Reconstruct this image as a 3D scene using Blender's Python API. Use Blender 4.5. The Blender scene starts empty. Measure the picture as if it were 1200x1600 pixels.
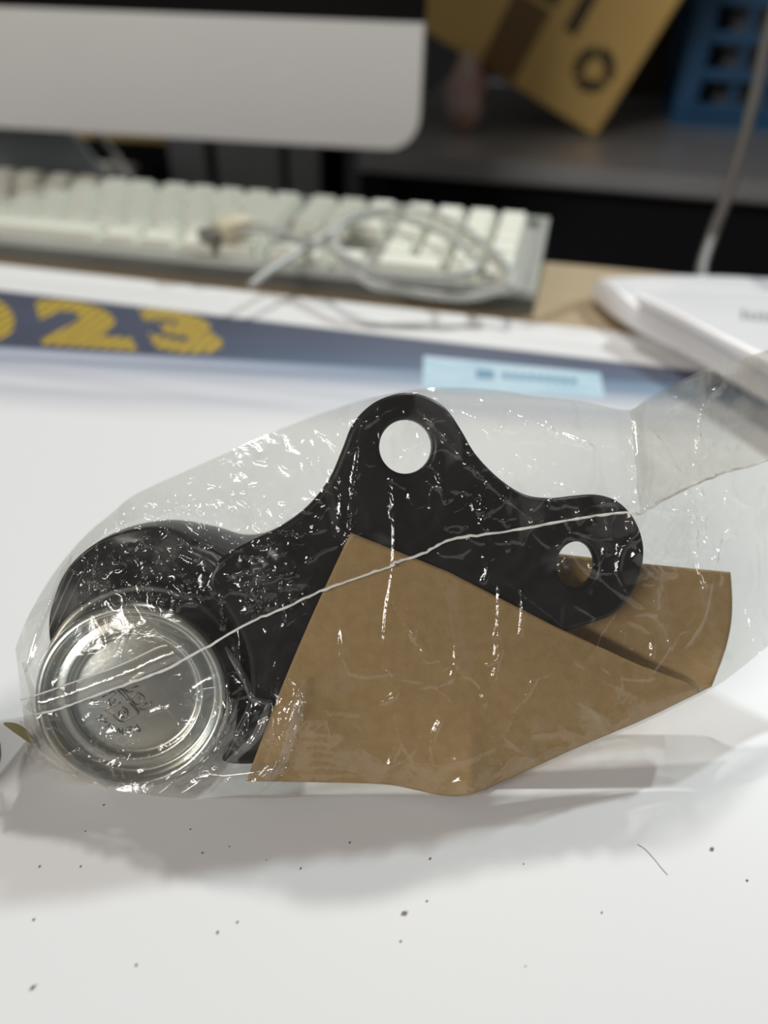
import bpy, bmesh, math, random
import numpy as np
from mathutils import Matrix, Vector

random.seed(7)
rng = np.random.default_rng(11)
scene = bpy.context.scene
COL = scene.collection
MM = 0.001

# ------------------------------------------------------------------ camera
FPX = 1202.0
TH = math.radians(36.7)      # looking down
RHO = math.radians(1.5)      # roll
CAMH = 0.150                 # above the sheet on the desk
_R = np.array([1.0, 0, 0]); _U = np.array([0, math.sin(TH), math.cos(TH)])
CF = np.array([0, math.cos(TH), -math.sin(TH)])
CR = math.cos(RHO) * _R + math.sin(RHO) * _U
CU = -math.sin(RHO) * _R + math.cos(RHO) * _U
CC = np.array([0, 0, CAMH])
cam = bpy.data.cameras.new('camera')
cam.sensor_fit = 'AUTO'; cam.sensor_width = 36.0
cam.lens = 36.0 * FPX / 1600.0
cam.clip_start = 0.005; cam.clip_end = 50
cam.dof.use_dof = True
cam.dof.focus_distance = 0.166
cam.dof.aperture_fstop = 6.6
camo = bpy.data.objects.new('camera', cam)
COL.objects.link(camo)
camo.matrix_world = Matrix(((CR[0], CU[0], -CF[0], CC[0]), (CR[1], CU[1], -CF[1], CC[1]),
                            (CR[2], CU[2], -CF[2], CC[2]), (0, 0, 0, 1)))
scene.camera = camo

# ------------------------------------------------------------------ light
world = bpy.data.worlds.new('world'); scene.world = world
world.use_nodes = True
world.node_tree.nodes['Background'].inputs[0].default_value = (1.0, 0.93, 0.88, 1)
world.node_tree.nodes['Background'].inputs[1].default_value = 0.14


def lamp(name, loc, target, energy, color, size, size_y=None):
    L = bpy.data.lights.new(name, 'AREA'); L.shape = 'DISK'; L.size = size
    if size_y: L.shape = 'RECTANGLE'; L.size_y = size_y
    L.energy = energy; L.color = color
    o = bpy.data.objects.new(name, L); COL.objects.link(o)
    o.location = loc
    o.rotation_euler = (Vector(target) - Vector(loc)).to_track_quat('-Z', 'Y').to_euler()
    return o


TGT = Vector((0, 0.12, 0.02))
SIDE = Vector((60, 62, 64)).normalized() * 2.3
REAR = Vector((8, 61, 64)).normalized() * 2.3
lamp('side_ceiling_lamp', TGT + SIDE, TGT, 28.0, (0.86, 0.97, 1.0), 0.08)
lamp('rear_ceiling_lamp', TGT + REAR, TGT, 22.0, (1.0, 0.985, 0.95), 0.08)
lamp('front_fill_lamp', (-1.45, -1.35, 1.2), TGT, 27.0, (1.0, 0.95, 0.89), 1.1, 0.25)  # unseen fill lamp, added to brighten front faces and the film

vs = scene.view_settings
vs.view_transform = 'Standard'; vs.look = 'None'; vs.exposure = -0.08; vs.gamma = 1.0
vs.use_curve_mapping = False
try:
    scene.cycles.transparent_max_bounces = 24
    scene.cycles.max_bounces = 10
except Exception:
    pass


# ------------------------------------------------------------------ pixel rays to real places
def ray(x, y):
    return CF + (x - 600) / FPX * CR - (y - 800) / FPX * CU


def atz(x, y, z=0.0):
    d = ray(x, y)
    return CC + d * (z - CAMH) / d[2]


def onplane(x, y, P, n):
    d = ray(x, y)
    return CC + d * (np.dot(np.array(P) - CC, n) / np.dot(d, n))


# ------------------------------------------------------------------ helpers
def tag(o, label=None, cat=None, group=None, kind=None):
    if label: o['label'] = label
    if cat: o['category'] = cat
    if group: o['group'] = group
    if kind: o['kind'] = kind
    return o


def empty(name, loc=(0, 0, 0), rz=0.0):
    o = bpy.data.objects.new(name, None); COL.objects.link(o)
    o.empty_display_size = 0.01
    o.location = loc; o.rotation_euler = (0, 0, rz)
    return o


def mkobj(name, me, mat=None, parent=None, smooth=False):
    if mat is not None:
        me.materials.clear(); me.materials.append(mat)
    if smooth:
        me.polygons.foreach_set('use_smooth', [True] * len(me.polygons))
    o = bpy.data.objects.new(name, me); COL.objects.link(o)
    if parent is not None: o.parent = parent
    return o


def mesh(name, verts, faces):
    me = bpy.data.meshes.new(name)
    me.from_pydata([tuple(map(float, v)) for v in verts], [], faces)
    me.update()
    return me


def autosmooth(o, deg=35):
    me = o.data
    me.polygons.foreach_set('use_smooth', [True] * len(me.polygons))
    bm = bmesh.new(); bm.from_mesh(me)
    for e in bm.edges:
        if len(e.link_faces) == 2 and e.calc_face_angle(0) > math.radians(deg): e.smooth = False
    bm.to_mesh(me); bm.free()


def box_me(name, x0, x1, y0, y1, z0, z1, bev=0.0, seg=2):
    bm = bmesh.new()
    v = [bm.verts.new((x, y, z)) for x in (x0, x1) for y in (y0, y1) for z in (z0, z1)]
    for f in ((0, 1, 3, 2), (4, 6, 7, 5), (0, 4, 5, 1), (2, 3, 7, 6), (0, 2, 6, 4), (1, 5, 7, 3)):
        bm.faces.new([v[i] for i in f])
    if bev > 0:
        bmesh.ops.bevel(bm, geom=bm.edges[:], offset=bev, segments=seg, profile=0.5, affect='EDGES')
    bmesh.ops.recalc_face_normals(bm, faces=bm.faces[:])
    me = bpy.data.meshes.new(name); bm.to_mesh(me); bm.free()
    return me


def box(name, b, mat, parent=None, bev=0.0, seg=2):
    o = mkobj(name, box_me(name, *b, bev=bev, seg=seg), mat, parent)
    if bev > 0: autosmooth(o, 40)
    return o


def catmull(P, n=8, closed=False):
    P = [np.array(p, float) for p in P]; out = []
    N = len(P)
    rngi = range(N) if closed else range(N - 1)
    for i in rngi:
        if closed:
            a, b, c, d = P[i - 1], P[i], P[(i + 1) % N], P[(i + 2) % N]
        else:
            a, b, c, d = P[max(i - 1, 0)], P[i], P[i + 1], P[min(i + 2, N - 1)]
        for k in range(n):
            t = k / n
            out.append(0.5 * ((2 * b) + (c - a) * t + (2 * a - 5 * b + 4 * c - d) * t * t + (3 * b - a - 3 * c + d) * t ** 3))
    if not closed: out.append(P[-1])
    return out


def tube_me(name, pts, rad, seg=8, closed=False):
    pts = [np.array(p, float) for p in pts]
    n = len(pts)
    rads = rad if hasattr(rad, '__len__') else [rad] * n
    verts, faces = [], []
    prev = None
    for i, p in enumerate(pts):
        t = pts[min(i + 1, n - 1)] - pts[max(i - 1, 0)]
        t = t / (np.linalg.norm(t) + 1e-12)
        if prev is None:
            a = np.array([0, 0, 1.0]) if abs(t[2]) < 0.9 else np.array([1.0, 0, 0])
        else:
            a = prev
        nn = a - t * np.dot(a, t); nn /= np.linalg.norm(nn) + 1e-12
        prev = nn
        bb = np.cross(t, nn)
        for k in range(seg):
            q = 2 * math.pi * k / seg
            verts.append(p + rads[i] * (math.cos(q) * nn + math.sin(q) * bb))
    for i in range(n - 1):
        for k in range(seg):
            k2 = (k + 1) % seg
            faces.append((i * seg + k, i * seg + k2, (i + 1) * seg + k2, (i + 1) * seg + k))
    faces.append(tuple(range(seg - 1, -1, -1)))
    faces.append(tuple((n - 1) * seg + k for k in range(seg)))
    return mesh(name, verts, faces)


def lathe_me(name, prof, seg=96):
    verts, faces = [], []
    rows = []
    for r, z in prof:
        if r < 1e-9:
            rows.append([len(verts)]); verts.append((0, 0, z))
        else:
            rows.append(list(range(len(verts), len(verts) + seg)))
            for k in range(seg):
                q = 2 * math.pi * k / seg
                verts.append((r * math.cos(q), r * math.sin(q), z))
    for A, B in zip(rows[:-1], rows[1:]):
        for k in range(seg):
            k2 = (k + 1) % seg
            if len(A) == 1 and len(B) == 1: continue
            if len(A) == 1: faces.append((A[0], B[k], B[k2]))
            elif len(B) == 1: faces.append((A[k], B[0], A[k2]))
            else: faces.append((A[k], B[k], B[k2], A[k2]))
    return mesh(name, verts, faces)


def curve_plate(name, loops, depth, bevel, zmid=0.0, res=3):
    """2D outline with holes -> bevelled plate, thickness 2*depth+2*bevel about zmid."""
    cu = bpy.data.curves.new(name, 'CURVE'); cu.dimensions = '2D'; cu.fill_mode = 'BOTH'
    cu.extrude = depth; cu.bevel_depth = bevel; cu.bevel_resolution = res
    cu.offset = -bevel
    for L in loops:
        s = cu.splines.new('POLY'); s.points.add(len(L) - 1)
        for i, p in enumerate(L): s.points[i].co = (p[0], p[1], 0, 1)
        s.use_cyclic_u = True
    o = bpy.data.objects.new(name, cu); COL.objects.link(o)
    bpy.context.view_layer.update()
    me = bpy.data.meshes.new_from_object(o.evaluated_get(bpy.context.evaluated_depsgraph_get()))
    bpy.data.objects.remove(o); bpy.data.curves.remove(cu)
    for v in me.vertices: v.co.z += zmid
    me.name = name
    return me


def text_me(name, body, size, extrude, bold=0.0):
    cu = bpy.data.curves.new(name, 'FONT'); cu.body = body; cu.size = size
    cu.extrude = extrude; cu.offset = bold; cu.align_x = 'CENTER'
    o = bpy.data.objects.new(name, cu); COL.objects.link(o)
    bpy.context.view_layer.update()
    me = bpy.data.meshes.new_from_object(o.evaluated_get(bpy.context.evaluated_depsgraph_get()))
    bpy.data.objects.remove(o); bpy.data.curves.remove(cu)
    me.name = name
    return me


# ------------------------------------------------------------------ materials
def nt(m):
    m.use_nodes = True
    return m.node_tree.nodes, m.node_tree.links, m.node_tree.nodes['Principled BSDF']


def pm(name, col, rough=0.5, metal=0.0, spec=0.5, col2=None, nscale=60.0, bump=0.0, bscale=400.0, detail=4.0, stretch=None):
    m = bpy.data.materials.new(name); N, L, B = nt(m)
    B.inputs['Base Color'].default_value = (*col, 1)
    B.inputs['Roughness'].default_value = rough
    B.inputs['Metallic'].default_value = metal
    B.inputs['Specular IOR Level'].default_value = spec
    tc = N.new('ShaderNodeTexCoord')
    src = tc.outputs['Object']
    if stretch:
        mp = N.new('ShaderNodeMapping'); mp.inputs['Scale'].default_value = stretch
        L.new(src, mp.inputs[0]); src = mp.outputs[0]
    if col2 is not None:
        no = N.new('ShaderNodeTexNoise'); no.inputs['Scale'].default_value = nscale; no.inputs['Detail'].default_value = detail
        mx = N.new('ShaderNodeMix'); mx.data_type = 'RGBA'
        mx.inputs[6].default_value = (*col, 1); mx.inputs[7].default_value = (*col2, 1)
        rp = N.new('ShaderNodeMapRange'); rp.inputs[1].default_value = 0.35; rp.inputs[2].default_value = 0.65
        L.new(src, no.inputs['Vector']); L.new(no.outputs['Fac'], rp.inputs[0])
        L.new(rp.outputs[0], mx.inputs[0]); L.new(mx.outputs[2], B.inputs['Base Color'])
    if bump > 0:
        n2 = N.new('ShaderNodeTexNoise'); n2.inputs['Scale'].default_value = bscale; n2.inputs['Detail'].default_value = 5
        bp = N.new('ShaderNodeBump'); bp.inputs['Strength'].default_value = bump; bp.inputs['Distance'].default_value = 0.0005
        L.new(src, n2.inputs['Vector']); L.new(n2.outputs['Fac'], bp.inputs['Height']); L.new(bp.outputs[0], B.inputs['Normal'])
    return m


def film_mat(name, haze, hazevar, tint, gloss=0.06, rough=0.13, bump=0.30, sheen_patch=0.085):
    m = bpy.data.materials.new(name); m.use_nodes = True
    N, L = m.node_tree.nodes, m.node_tree.links
    N.remove(N['Principled BSDF']); out = N['Material Output']
    tc = N.new('ShaderNodeTexCoord')
    nb = N.new('ShaderNodeTexNoise'); nb.inputs['Scale'].default_value = 260; nb.inputs['Detail'].default_value = 4; nb.inputs['Distortion'].default_value = 1.2
    bp = N.new('ShaderNodeBump'); bp.inputs['Strength'].default_value = bump; bp.inputs['Distance'].default_value = 0.0006
    L.new(tc.outputs['Object'], nb.inputs['Vector']); L.new(nb.outputs['Fac'], bp.inputs['Height'])
    lw = N.new('ShaderNodeLayerWeight'); lw.inputs['Blend'].default_value = 0.5
    L.new(bp.outputs[0], lw.inputs['Normal'])
    pw = N.new('ShaderNodeMath'); pw.operation = 'POWER'; pw.inputs[1].default_value = 4.5
    L.new(lw.outputs['Facing'], pw.inputs[0])
    ml = N.new('ShaderNodeMath'); ml.operation = 'MULTIPLY_ADD'; ml.inputs[1].default_value = 0.6; ml.inputs[2].default_value = gloss
    L.new(pw.outputs[0], ml.inputs[0])
    # haze: milky patches where the film is scuffed
    nh = N.new('ShaderNodeTexNoise'); nh.inputs['Scale'].default_value = 70; nh.inputs['Detail'].default_value = 6; nh.inputs['Distortion'].default_value = 2.0
    L.new(tc.outputs['Object'], nh.inputs['Vector'])
    mr = N.new('ShaderNodeMapRange'); mr.inputs[1].default_value = 0.45; mr.inputs[2].default_value = 0.75
    mr.inputs[3].default_value = haze; mr.inputs[4].default_value = haze + hazevar
    L.new(nh.outputs['Fac'], mr.inputs[0])
    # soft sheen painted in as pale patches where the film clings
    np_ = N.new('ShaderNodeTexNoise'); np_.inputs['Scale'].default_value = 34; np_.inputs['Detail'].default_value = 3; np_.inputs['Distortion'].default_value = 2.5
    mpp = N.new('ShaderNodeMapping'); mpp.inputs['Scale'].default_value = (1.3, 0.6, 0.3); mpp.inputs['Rotation'].default_value = (0, 0, 0.5)
    L.new(tc.outputs['Object'], mpp.inputs[0]); L.new(mpp.outputs[0], np_.inputs['Vector'])
    mq = N.new('ShaderNodeMapRange'); mq.inputs[1].default_value = 0.56; mq.inputs[2].default_value = 0.60; mq.inputs[3].default_value = 0.0; mq.inputs[4].default_value = sheen_patch
    L.new(np_.outputs['Fac'], mq.inputs[0])
    ad = N.new('ShaderNodeMath'); ad.operation = 'ADD'; L.new(mr.outputs[0], ad.inputs[0]); L.new(mq.outputs[0], ad.inputs[1])
    tr = N.new('ShaderNodeBsdfTransparent'); tr.inputs[0].default_value = (*tint, 1)
    df = N.new('ShaderNodeBsdfDiffuse'); df.inputs[0].default_value = (0.82, 0.82, 0.80, 1)
    tl = N.new('ShaderNodeBsdfTranslucent'); tl.inputs[0].default_value = (0.88, 0.87, 0.83, 1)
    m0 = N.new('ShaderNodeMixShader'); m0.inputs[0].default_value = 0.5
    L.new(df.outputs[0], m0.inputs[1]); L.new(tl.outputs[0], m0.inputs[2])
    m1 = N.new('ShaderNodeMixShader'); L.new(ad.outputs[0], m1.inputs[0])
    L.new(tr.outputs[0], m1.inputs[1]); L.new(m0.outputs[0], m1.inputs[2])
    gl = N.new('ShaderNodeBsdfAnisotropic') if False else N.new('ShaderNodeBsdfGlossy')
    gl.inputs['Color'].default_value = (1, 1, 1, 1); gl.inputs['Roughness'].default_value = rough
    L.new(bp.outputs[0], gl.inputs['Normal'])
    m2 = N.new('ShaderNodeMixShader'); L.new(ml.outputs[0], m2.inputs[0])
    L.new(m1.outputs[0], m2.inputs[1]); L.new(gl.outputs[0], m2.inputs[2])
    L.new(m2.outputs[0], out.inputs['Surface'])
    return m


M = {}
M['desk'] = pm('tan_laminate', (0.48, 0.37, 0.23), 0.45, col2=(0.44, 0.335, 0.205), nscale=12, stretch=(1, 8, 1))
M['black'] = pm('black_paint', (0.012, 0.012, 0.014), 0.5, spec=0.3)
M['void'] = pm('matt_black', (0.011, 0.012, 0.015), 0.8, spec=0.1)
M['floor'] = pm('dark_floor', (0.05, 0.05, 0.05), 0.6, col2=(0.04, 0.04, 0.04), nscale=5)
M['wall'] = pm('dark_wall', (0.02, 0.02, 0.022), 0.8, col2=(0.016, 0.016, 0.018), nscale=3)
M['steel'] = pm('dark_steel', (0.46, 0.46, 0.47), 0.28, spec=0.6, col2=(0.38, 0.38, 0.39), nscale=8, stretch=(1, 10, 1))
M['lip'] = pm('grey_steel_lip', (0.30, 0.30, 0.305), 0.45, col2=(0.26, 0.26, 0.265), nscale=10)
M['cab'] = pm('grey_metal', (0.26, 0.26, 0.26), 0.5, col2=(0.24, 0.24, 0.24), nscale=4)
M['alu'] = pm('silver_aluminium', (0.88, 0.885, 0.88), 0.5, metal=0.0, col2=(0.86, 0.865, 0.86), nscale=6)
M['alu2'] = pm('brushed_aluminium', (0.55, 0.59, 0.60), 0.4, metal=0.2, col2=(0.52, 0.56, 0.57), nscale=6)
M['screen'] = pm('black_glass', (0.003, 0.003, 0.003), 0.3, spec=0.15)
M['keycap'] = pm('cream_keycap', (0.82, 0.82, 0.71), 0.5, col2=(0.78, 0.79, 0.69), nscale=30)
M['kcase'] = pm('grey_keyboard_case', (0.36, 0.36, 0.32), 0.4, col2=(0.33, 0.33, 0.30), nscale=20)
M['krim'] = pm('clear_grey_rim', (0.42, 0.44, 0.40), 0.25, col2=(0.38, 0.40, 0.37), nscale=20)
M['cord'] = pm('pale_grey_cord', (0.52, 0.53, 0.50), 0.4, col2=(0.48, 0.49, 0.46), nscale=40)
M['wcord'] = pm('white_cord', (0.5, 0.5, 0.49), 0.5, col2=(0.45, 0.45, 0.44), nscale=40)
M['gcord'] = pm('grey_cord', (0.15, 0.145, 0.135), 0.5, col2=(0.13, 0.125, 0.115), nscale=40)
M['plug'] = pm('cream_plastic', (0.68, 0.62, 0.45), 0.45, col2=(0.64, 0.58, 0.42), nscale=60)
M['plugm'] = pm('dull_metal', (0.28, 0.26, 0.24), 0.4, metal=0.5, col2=(0.24, 0.22, 0.2), nscale=60)
M['carton'] = pm('brown_carton', (0.80, 0.54, 0.185), 0.7, col2=(0.74, 0.49, 0.165), nscale=7)
M['tape'] = pm('brown_tape', (0.22, 0.12, 0.035), 0.35, col2=(0.2, 0.11, 0.03), nscale=20)
M['ink'] = pm('grey_ink', (0.10, 0.075, 0.04), 0.8, col2=(0.09, 0.07, 0.04), nscale=30)
M['parcel'] = pm('grey_brown_paper', (0.15, 0.125, 0.08), 0.8, col2=(0.10, 0.085, 0.055), nscale=12)
M['crate'] = pm('blue_plastic', (0.025, 0.12, 0.27), 0.5, col2=(0.02, 0.10, 0.23), nscale=6)
M['cratein'] = pm('pale_contents', (0.25, 0.27, 0.28), 0.7, col2=(0.10, 0.11, 0.12), nscale=14)
M['pink'] = pm('pink_white_packet', (0.70, 0.58, 0.52), 0.6, col2=(0.42, 0.20, 0.16), nscale=26)
M['mailer'] = pm('white_poly', (0.84, 0.83, 0.84), 0.35, col2=(0.80, 0.79, 0.80), nscale=20, bump=0.3, bscale=60)
M['mailer_ink'] = pm('grey_print', (0.35, 0.34, 0.36), 0.6, col2=(0.30, 0.29, 0.31), nscale=50)
M['kraft'] = pm('kraft_paper', (0.46, 0.318, 0.16), 0.85, spec=0.2, col2=(0.41, 0.278, 0.133), nscale=420, bump=0.25, bscale=1500, detail=9)
M['castblack'] = pm('black_painted_casting', (0.009, 0.0095, 0.011), 0.34, spec=0.5, col2=(0.014, 0.014, 0.015), nscale=150, bump=0.22, bscale=260)
M['plateblack'] = pm('black_painted_steel', (0.007, 0.0075, 0.009), 0.36, spec=0.4, col2=(0.011, 0.011, 0.012), nscale=90, bump=0.12, bscale=500)
M['zinc'] = pm('zinc_plating', (0.60, 0.65, 0.66), 0.33, metal=1.0, col2=(0.68, 0.65, 0.56), nscale=70, bump=0.05, bscale=900)
M['zinctext'] = pm('stamped_zinc', (0.28, 0.29, 0.28), 0.35, metal=1.0, col2=(0.25, 0.26, 0.25), nscale=120)
M['rubber'] = pm('black_rubber', (0.015, 0.015, 0.015), 0.6, col2=(0.02, 0.02, 0.02), nscale=100)
M['film'] = film_mat('clear_film', 0.005, 0.035, (0.935, 0.935, 0.918))
M['filmback'] = film_mat('clear_film_back', 0.015, 0.03, (0.935, 0.935, 0.918), bump=0.15)
M['filmfold'] = film_mat('folded_film', 0.06, 0.12, (0.945, 0.935, 0.90), gloss=0.08)
M['filmmilk'] = film_mat('milky_film', 0.10, 0.22, (0.95, 0.95, 0.94), gloss=0.09, sheen_patch=0.12)
M['seam'] = pm('sealed_film_edge', (0.93, 0.92, 0.88), 0.4, col2=(0.85, 0.84, 0.80), nscale=600)
M['olive'] = pm('olive_film', (0.16, 0.15, 0.06), 0.4, col2=(0.2, 0.185, 0.08), nscale=200)
M['knob'] = pm('dark_knob', (0.02, 0.021, 0.022), 0.35, col2=(0.03, 0.03, 0.03), nscale=80)
M['knobrim'] = pm('olive_metal_rim', (0.30, 0.29, 0.18), 0.3, metal=0.7, col2=(0.25, 0.25, 0.16), nscale=80)
M['crumb'] = pm('dark_grit', (0.06, 0.055, 0.045), 0.8, col2=(0.1, 0.09, 0.07), nscale=900)
M['grit'] = pm('pale_grit', (0.36, 0.33, 0.25), 0.8, col2=(0.2, 0.18, 0.14), nscale=900)
M['gold'] = pm('gold_print', (0.45, 0.29, 0.025), 0.5)
N, L, B = nt(M['gold'])
tcg = N.new('ShaderNodeTexCoord'); wv = N.new('ShaderNodeTexWave'); wv.wave_type = 'BANDS'; wv.bands_direction = 'X'
wv.inputs['Scale'].default_value = 55; wv.inputs['Distortion'].default_value = 1.5
mxg = N.new('ShaderNodeMix'); mxg.data_type = 'RGBA'
mxg.inputs[6].default_value = (0.20, 0.15, 0.05, 1); mxg.inputs[7].default_value = (0.62, 0.42, 0.03, 1)
L.new(tcg.outputs['Object'], wv.inputs['Vector']); L.new(wv.outputs['Fac'], mxg.inputs[0]); L.new(mxg.outputs[2], B.inputs['Base Color'])
M['paleblue'] = pm('pale_blue_print', (0.42, 0.62, 0.74), 0.4, col2=(0.56, 0.72, 0.80), nscale=45, stretch=(1, 3, 1))
M['blueink'] = pm('blue_ink', (0.10, 0.25, 0.38), 0.5, col2=(0.14, 0.30, 0.44), nscale=200)

ROT = math.radians(-12.2)          # the desk and what stands on it run 12 degrees off the camera
EX = np.array([math.cos(ROT), math.sin(ROT), 0]); EY = np.array([-math.sin(ROT), math.cos(ROT), 0])


def rotz_frame(P):
    """world -> desk axes"""
    P = np.array(P); return np.array([P @ EX, P @ EY, P[2]])


# ================================================================== room
fl = box('floor', (-3, 3, -2, 3.2, -0.76, -0.74), M['floor']); tag(fl, kind='structure')
wb = box('wall_back', (-3, 3, 3.2, 3.25, -0.76, 2.4), M['wall']); tag(wb, kind='structure')

# ------------------------------------------------------------------ desk
d_far = rotz_frame(atz(830, 405))[1]
desk = empty('desk', (0, 0, 0), ROT)
tag(desk, 'tan laminate desk under the white sheet and the keyboard', 'desk')
box('desktop', (-0.75, 0.65, -0.45, d_far, -0.030, -0.0004), M['desk'], desk, bev=0.0015)
for x in (-0.70, 0.60):
    for y in (-0.40, d_far - 0.05):
        box('leg', (x - 0.02, x + 0.02, y - 0.02, y + 0.02, -0.74, -0.030), M['black'], desk)

# ------------------------------------------------------------------ printed sheet
s_far = rotz_frame(atz(0, 413))[1]
sheet = empty('calendar_sheet', (0, 0, 0), ROT)
tag(sheet, 'large white calendar sheet with a slate blue printed band lying on the desk', 'paper')
sm = bpy.data.materials.new('printed_paper'); N, L, B = nt(sm)
B.inputs['Roughness'].default_value = 0.42; B.inputs['Specular IOR Level'].default_value = 0.35
tc = N.new('ShaderNodeTexCoord'); sx = N.new('ShaderNodeSeparateXYZ'); L.new(tc.outputs['Object'], sx.inputs[0])
dd = {k: s_far - rotz_frame(atz(*p))[1] for k, p in dict(top=(0, 455), bot=(0, 541), l1=(0, 557), l2=(0, 580), l3=(0, 600), fade=(0, 640)).items()}
dm = N.new('ShaderNodeMath'); dm.operation = 'SUBTRACT'; dm.inputs[0].default_value = s_far
L.new(sx.outputs['Y'], dm.inputs[1])
# a slight wave in the print edges, and streaks along the band
ns = N.new('ShaderNodeTexNoise'); ns.inputs['Scale'].default_value = 1.0; ns.inputs['Detail'].default_value = 3
mp = N.new('ShaderNodeMapping'); mp.inputs['Scale'].default_value = (6, 120, 1)
L.new(tc.outputs['Object'], mp.inputs[0]); L.new(mp.outputs[0], ns.inputs['Vector'])
SPAN = 0.20
dv = N.new('ShaderNodeMath'); dv.operation = 'DIVIDE'; dv.inputs[1].default_value = SPAN
L.new(dm.outputs[0], dv.inputs[0])


def ramp(stops):
    r = N.new('ShaderNodeValToRGB'); el = r.color_ramp.elements
    for i, (p, c) in enumerate(stops):
        e = el[i] if i < 2 else el.new(min(max(p, 0), 1))
        e.position = min(max(p, 0), 1); e.color = (*c, 1)
    L.new(dv.outputs[0], r.inputs[0])
    return r


PW = (0.86, 0.852, 0.852)
T = dd['top'] / SPAN
e_ = 0.012
WM = (0.88, 0.87, 0.86)
rl = ramp([(0, WM), (T - e_, WM), (T, (0.075, 0.085, 0.13)), (1, (0.085, 0.095, 0.14))])
rr_ = ramp([(0, WM), (T - e_, WM), (T, (0.08, 0.095, 0.15)), (T + 0.10, (0.10, 0.14, 0.23)), (T + 0.2, (0.15, 0.25, 0.37)), (1, (0.2, 0.3, 0.42))])
# the lower print runs along a line a little off the sheet's far edge
la, lb = rotz_frame(atz(0, 542)), rotz_frame(atz(600, 575))
ld = (lb - la)[:2]; ld /= np.linalg.norm(ld)
dn = N.new('ShaderNodeVectorMath'); dn.operation = 'DOT_PRODUCT'; dn.inputs[1].default_value = (ld[1], -ld[0], 0)
L.new(tc.outputs['Object'], dn.inputs[0])
d2 = N.new('ShaderNodeMath'); d2.operation = 'SUBTRACT'; d2.inputs[1].default_value = float(la[0] * ld[1] - la[1] * ld[0])
L.new(dn.outputs['Value'], d2.inputs[0])
dv = N.new('ShaderNodeMath'); dv.operation = 'DIVIDE'; dv.inputs[1].default_value = 0.10
L.new(d2.outputs[0], dv.inputs[0])


def dlow(x, y):
    p = rotz_frame(atz(x, y)); return float((p[0] - la[0]) * ld[1] - (p[1] - la[1]) * ld[0]) / 0.10


F_ = dlow(0, 645)
ll = ramp([(0, (0.40, 0.43, 0.53)), (dlow(0, 553), (0.52, 0.55, 0.64)), (dlow(0, 560), (0.33, 0.36, 0.45)), (dlow(0, 566), (0.56, 0.58, 0.65)), (dlow(0, 580), (0.66, 0.67, 0.73)), (dlow(0, 596), (0.78, 0.78, 0.81)), (dlow(0, 606), (0.66, 0.66, 0.71)), (F_, PW)])
lr = ramp([(0, (0.17, 0.26, 0.38)), (dlow(600, 590), (0.24, 0.33, 0.46)), (dlow(600, 604), (0.55, 0.58, 0.66)), (dlow(600, 616), (0.72, 0.73, 0.77)), (dlow(600, 625), (0.62, 0.64, 0.70)), (dlow(600, 660), PW)])
xr = N.new('ShaderNodeMapRange'); xr.inputs[1].default_value = -0.17; xr.inputs[2].default_value = -0.02
L.new(sx.outputs['X'], xr.inputs[0])
mx = N.new('ShaderNodeMix'); mx.data_type = 'RGBA'
L.new(xr.outputs[0], mx.inputs[0]); L.new(rl.outputs[0], mx.inputs[6]); L.new(rr_.outputs[0], mx.inputs[7])
mx2 = N.new('ShaderNodeMix'); mx2.data_type = 'RGBA'
L.new(xr.outputs[0], mx2.inputs[0]); L.new(ll.outputs[0], mx2.inputs[6]); L.new(lr.outputs[0], mx2.inputs[7])
gt = N.new('ShaderNodeMapRange'); gt.inputs[1].default_value = -0.01; gt.inputs[2].default_value = 0.01
L.new(dv.outputs[0], gt.inputs[0])
mx3 = N.new('ShaderNodeMix'); mx3.data_type = 'RGBA'
L.new(gt.outputs[0], mx3.inputs[0]); L.new(mx.outputs[2], mx3.inputs[6]); L.new(mx2.outputs[2], mx3.inputs[7])
st = N.new('ShaderNodeMapRange'); st.inputs[1].default_value = 0.3; st.inputs[2].default_value = 0.7; st.inputs[3].default_value = 0.85; st.inputs[4].default_value = 1.0
L.new(ns.outputs['Fac'], st.inputs[0])
# the streaks belong to the print only
pmk = N.new('ShaderNodeMapRange'); pmk.inputs[1].default_value = F_; pmk.inputs[2].default_value = F_ * 0.6
L.new(dv.outputs[0], pmk.inputs[0])
mk = N.new('ShaderNodeMix'); mk.data_type = 'RGBA'; mk.blend_type = 'MULTIPLY'
L.new(pmk.outputs[0], mk.inputs[0]); L.new(mx3.outputs[2], mk.inputs[6])
cmb = N.new('ShaderNodeCombineXYZ')
for i in range(3): L.new(st.outputs[0], cmb.inputs[i])
L.new(cmb.outputs[0], mk.inputs[7])
L.new(mk.outputs[2], B.inputs['Base Color'])
box('paper', (-0.45, 0.42, -0.20, s_far, -0.0004, 0.0), sm, sheet)


def sheet_local(x, y, z=0.0):
    return rotz_frame(atz(x, y, z))


# gold digits of the year, printed
for ch, q4 in (('2', ((-262, 436), (-150, 445), (-265, 526), (-122, 530))), ('0', ((-130, 446), (10, 459), (-112, 530), (34, 538))), ('2', ((50, 463), (178, 477), (66, 538), (216, 549))), ('3', ((211, 479), (318, 490), (246, 549), (362, 556)))):
    q4 = [sheet_local(*p) for p in q4]
    me = text_me('digit', ch, 1.0, 0.0, 0.06)
    xs = [v.co.x for v in me.vertices]; ys = [v.co.y for v in me.vertices]
    x0, x1, y0, y1 = min(xs), max(xs), min(ys), max(ys)
    for v in me.vertices:
        a_, b_ = (v.co.x - x0) / (x1 - x0), (v.co.y - y0) / (y1 - y0)
        p = (q4[2] * (1 - a_) + q4[3] * a_) * (1 - b_) + (q4[0] * (1 - a_) + q4[1] * a_) * b_
        v.co = (p[0], p[1], 0.00008)
    o = mkobj('printed_digit', me, M['gold'], sheet)
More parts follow.
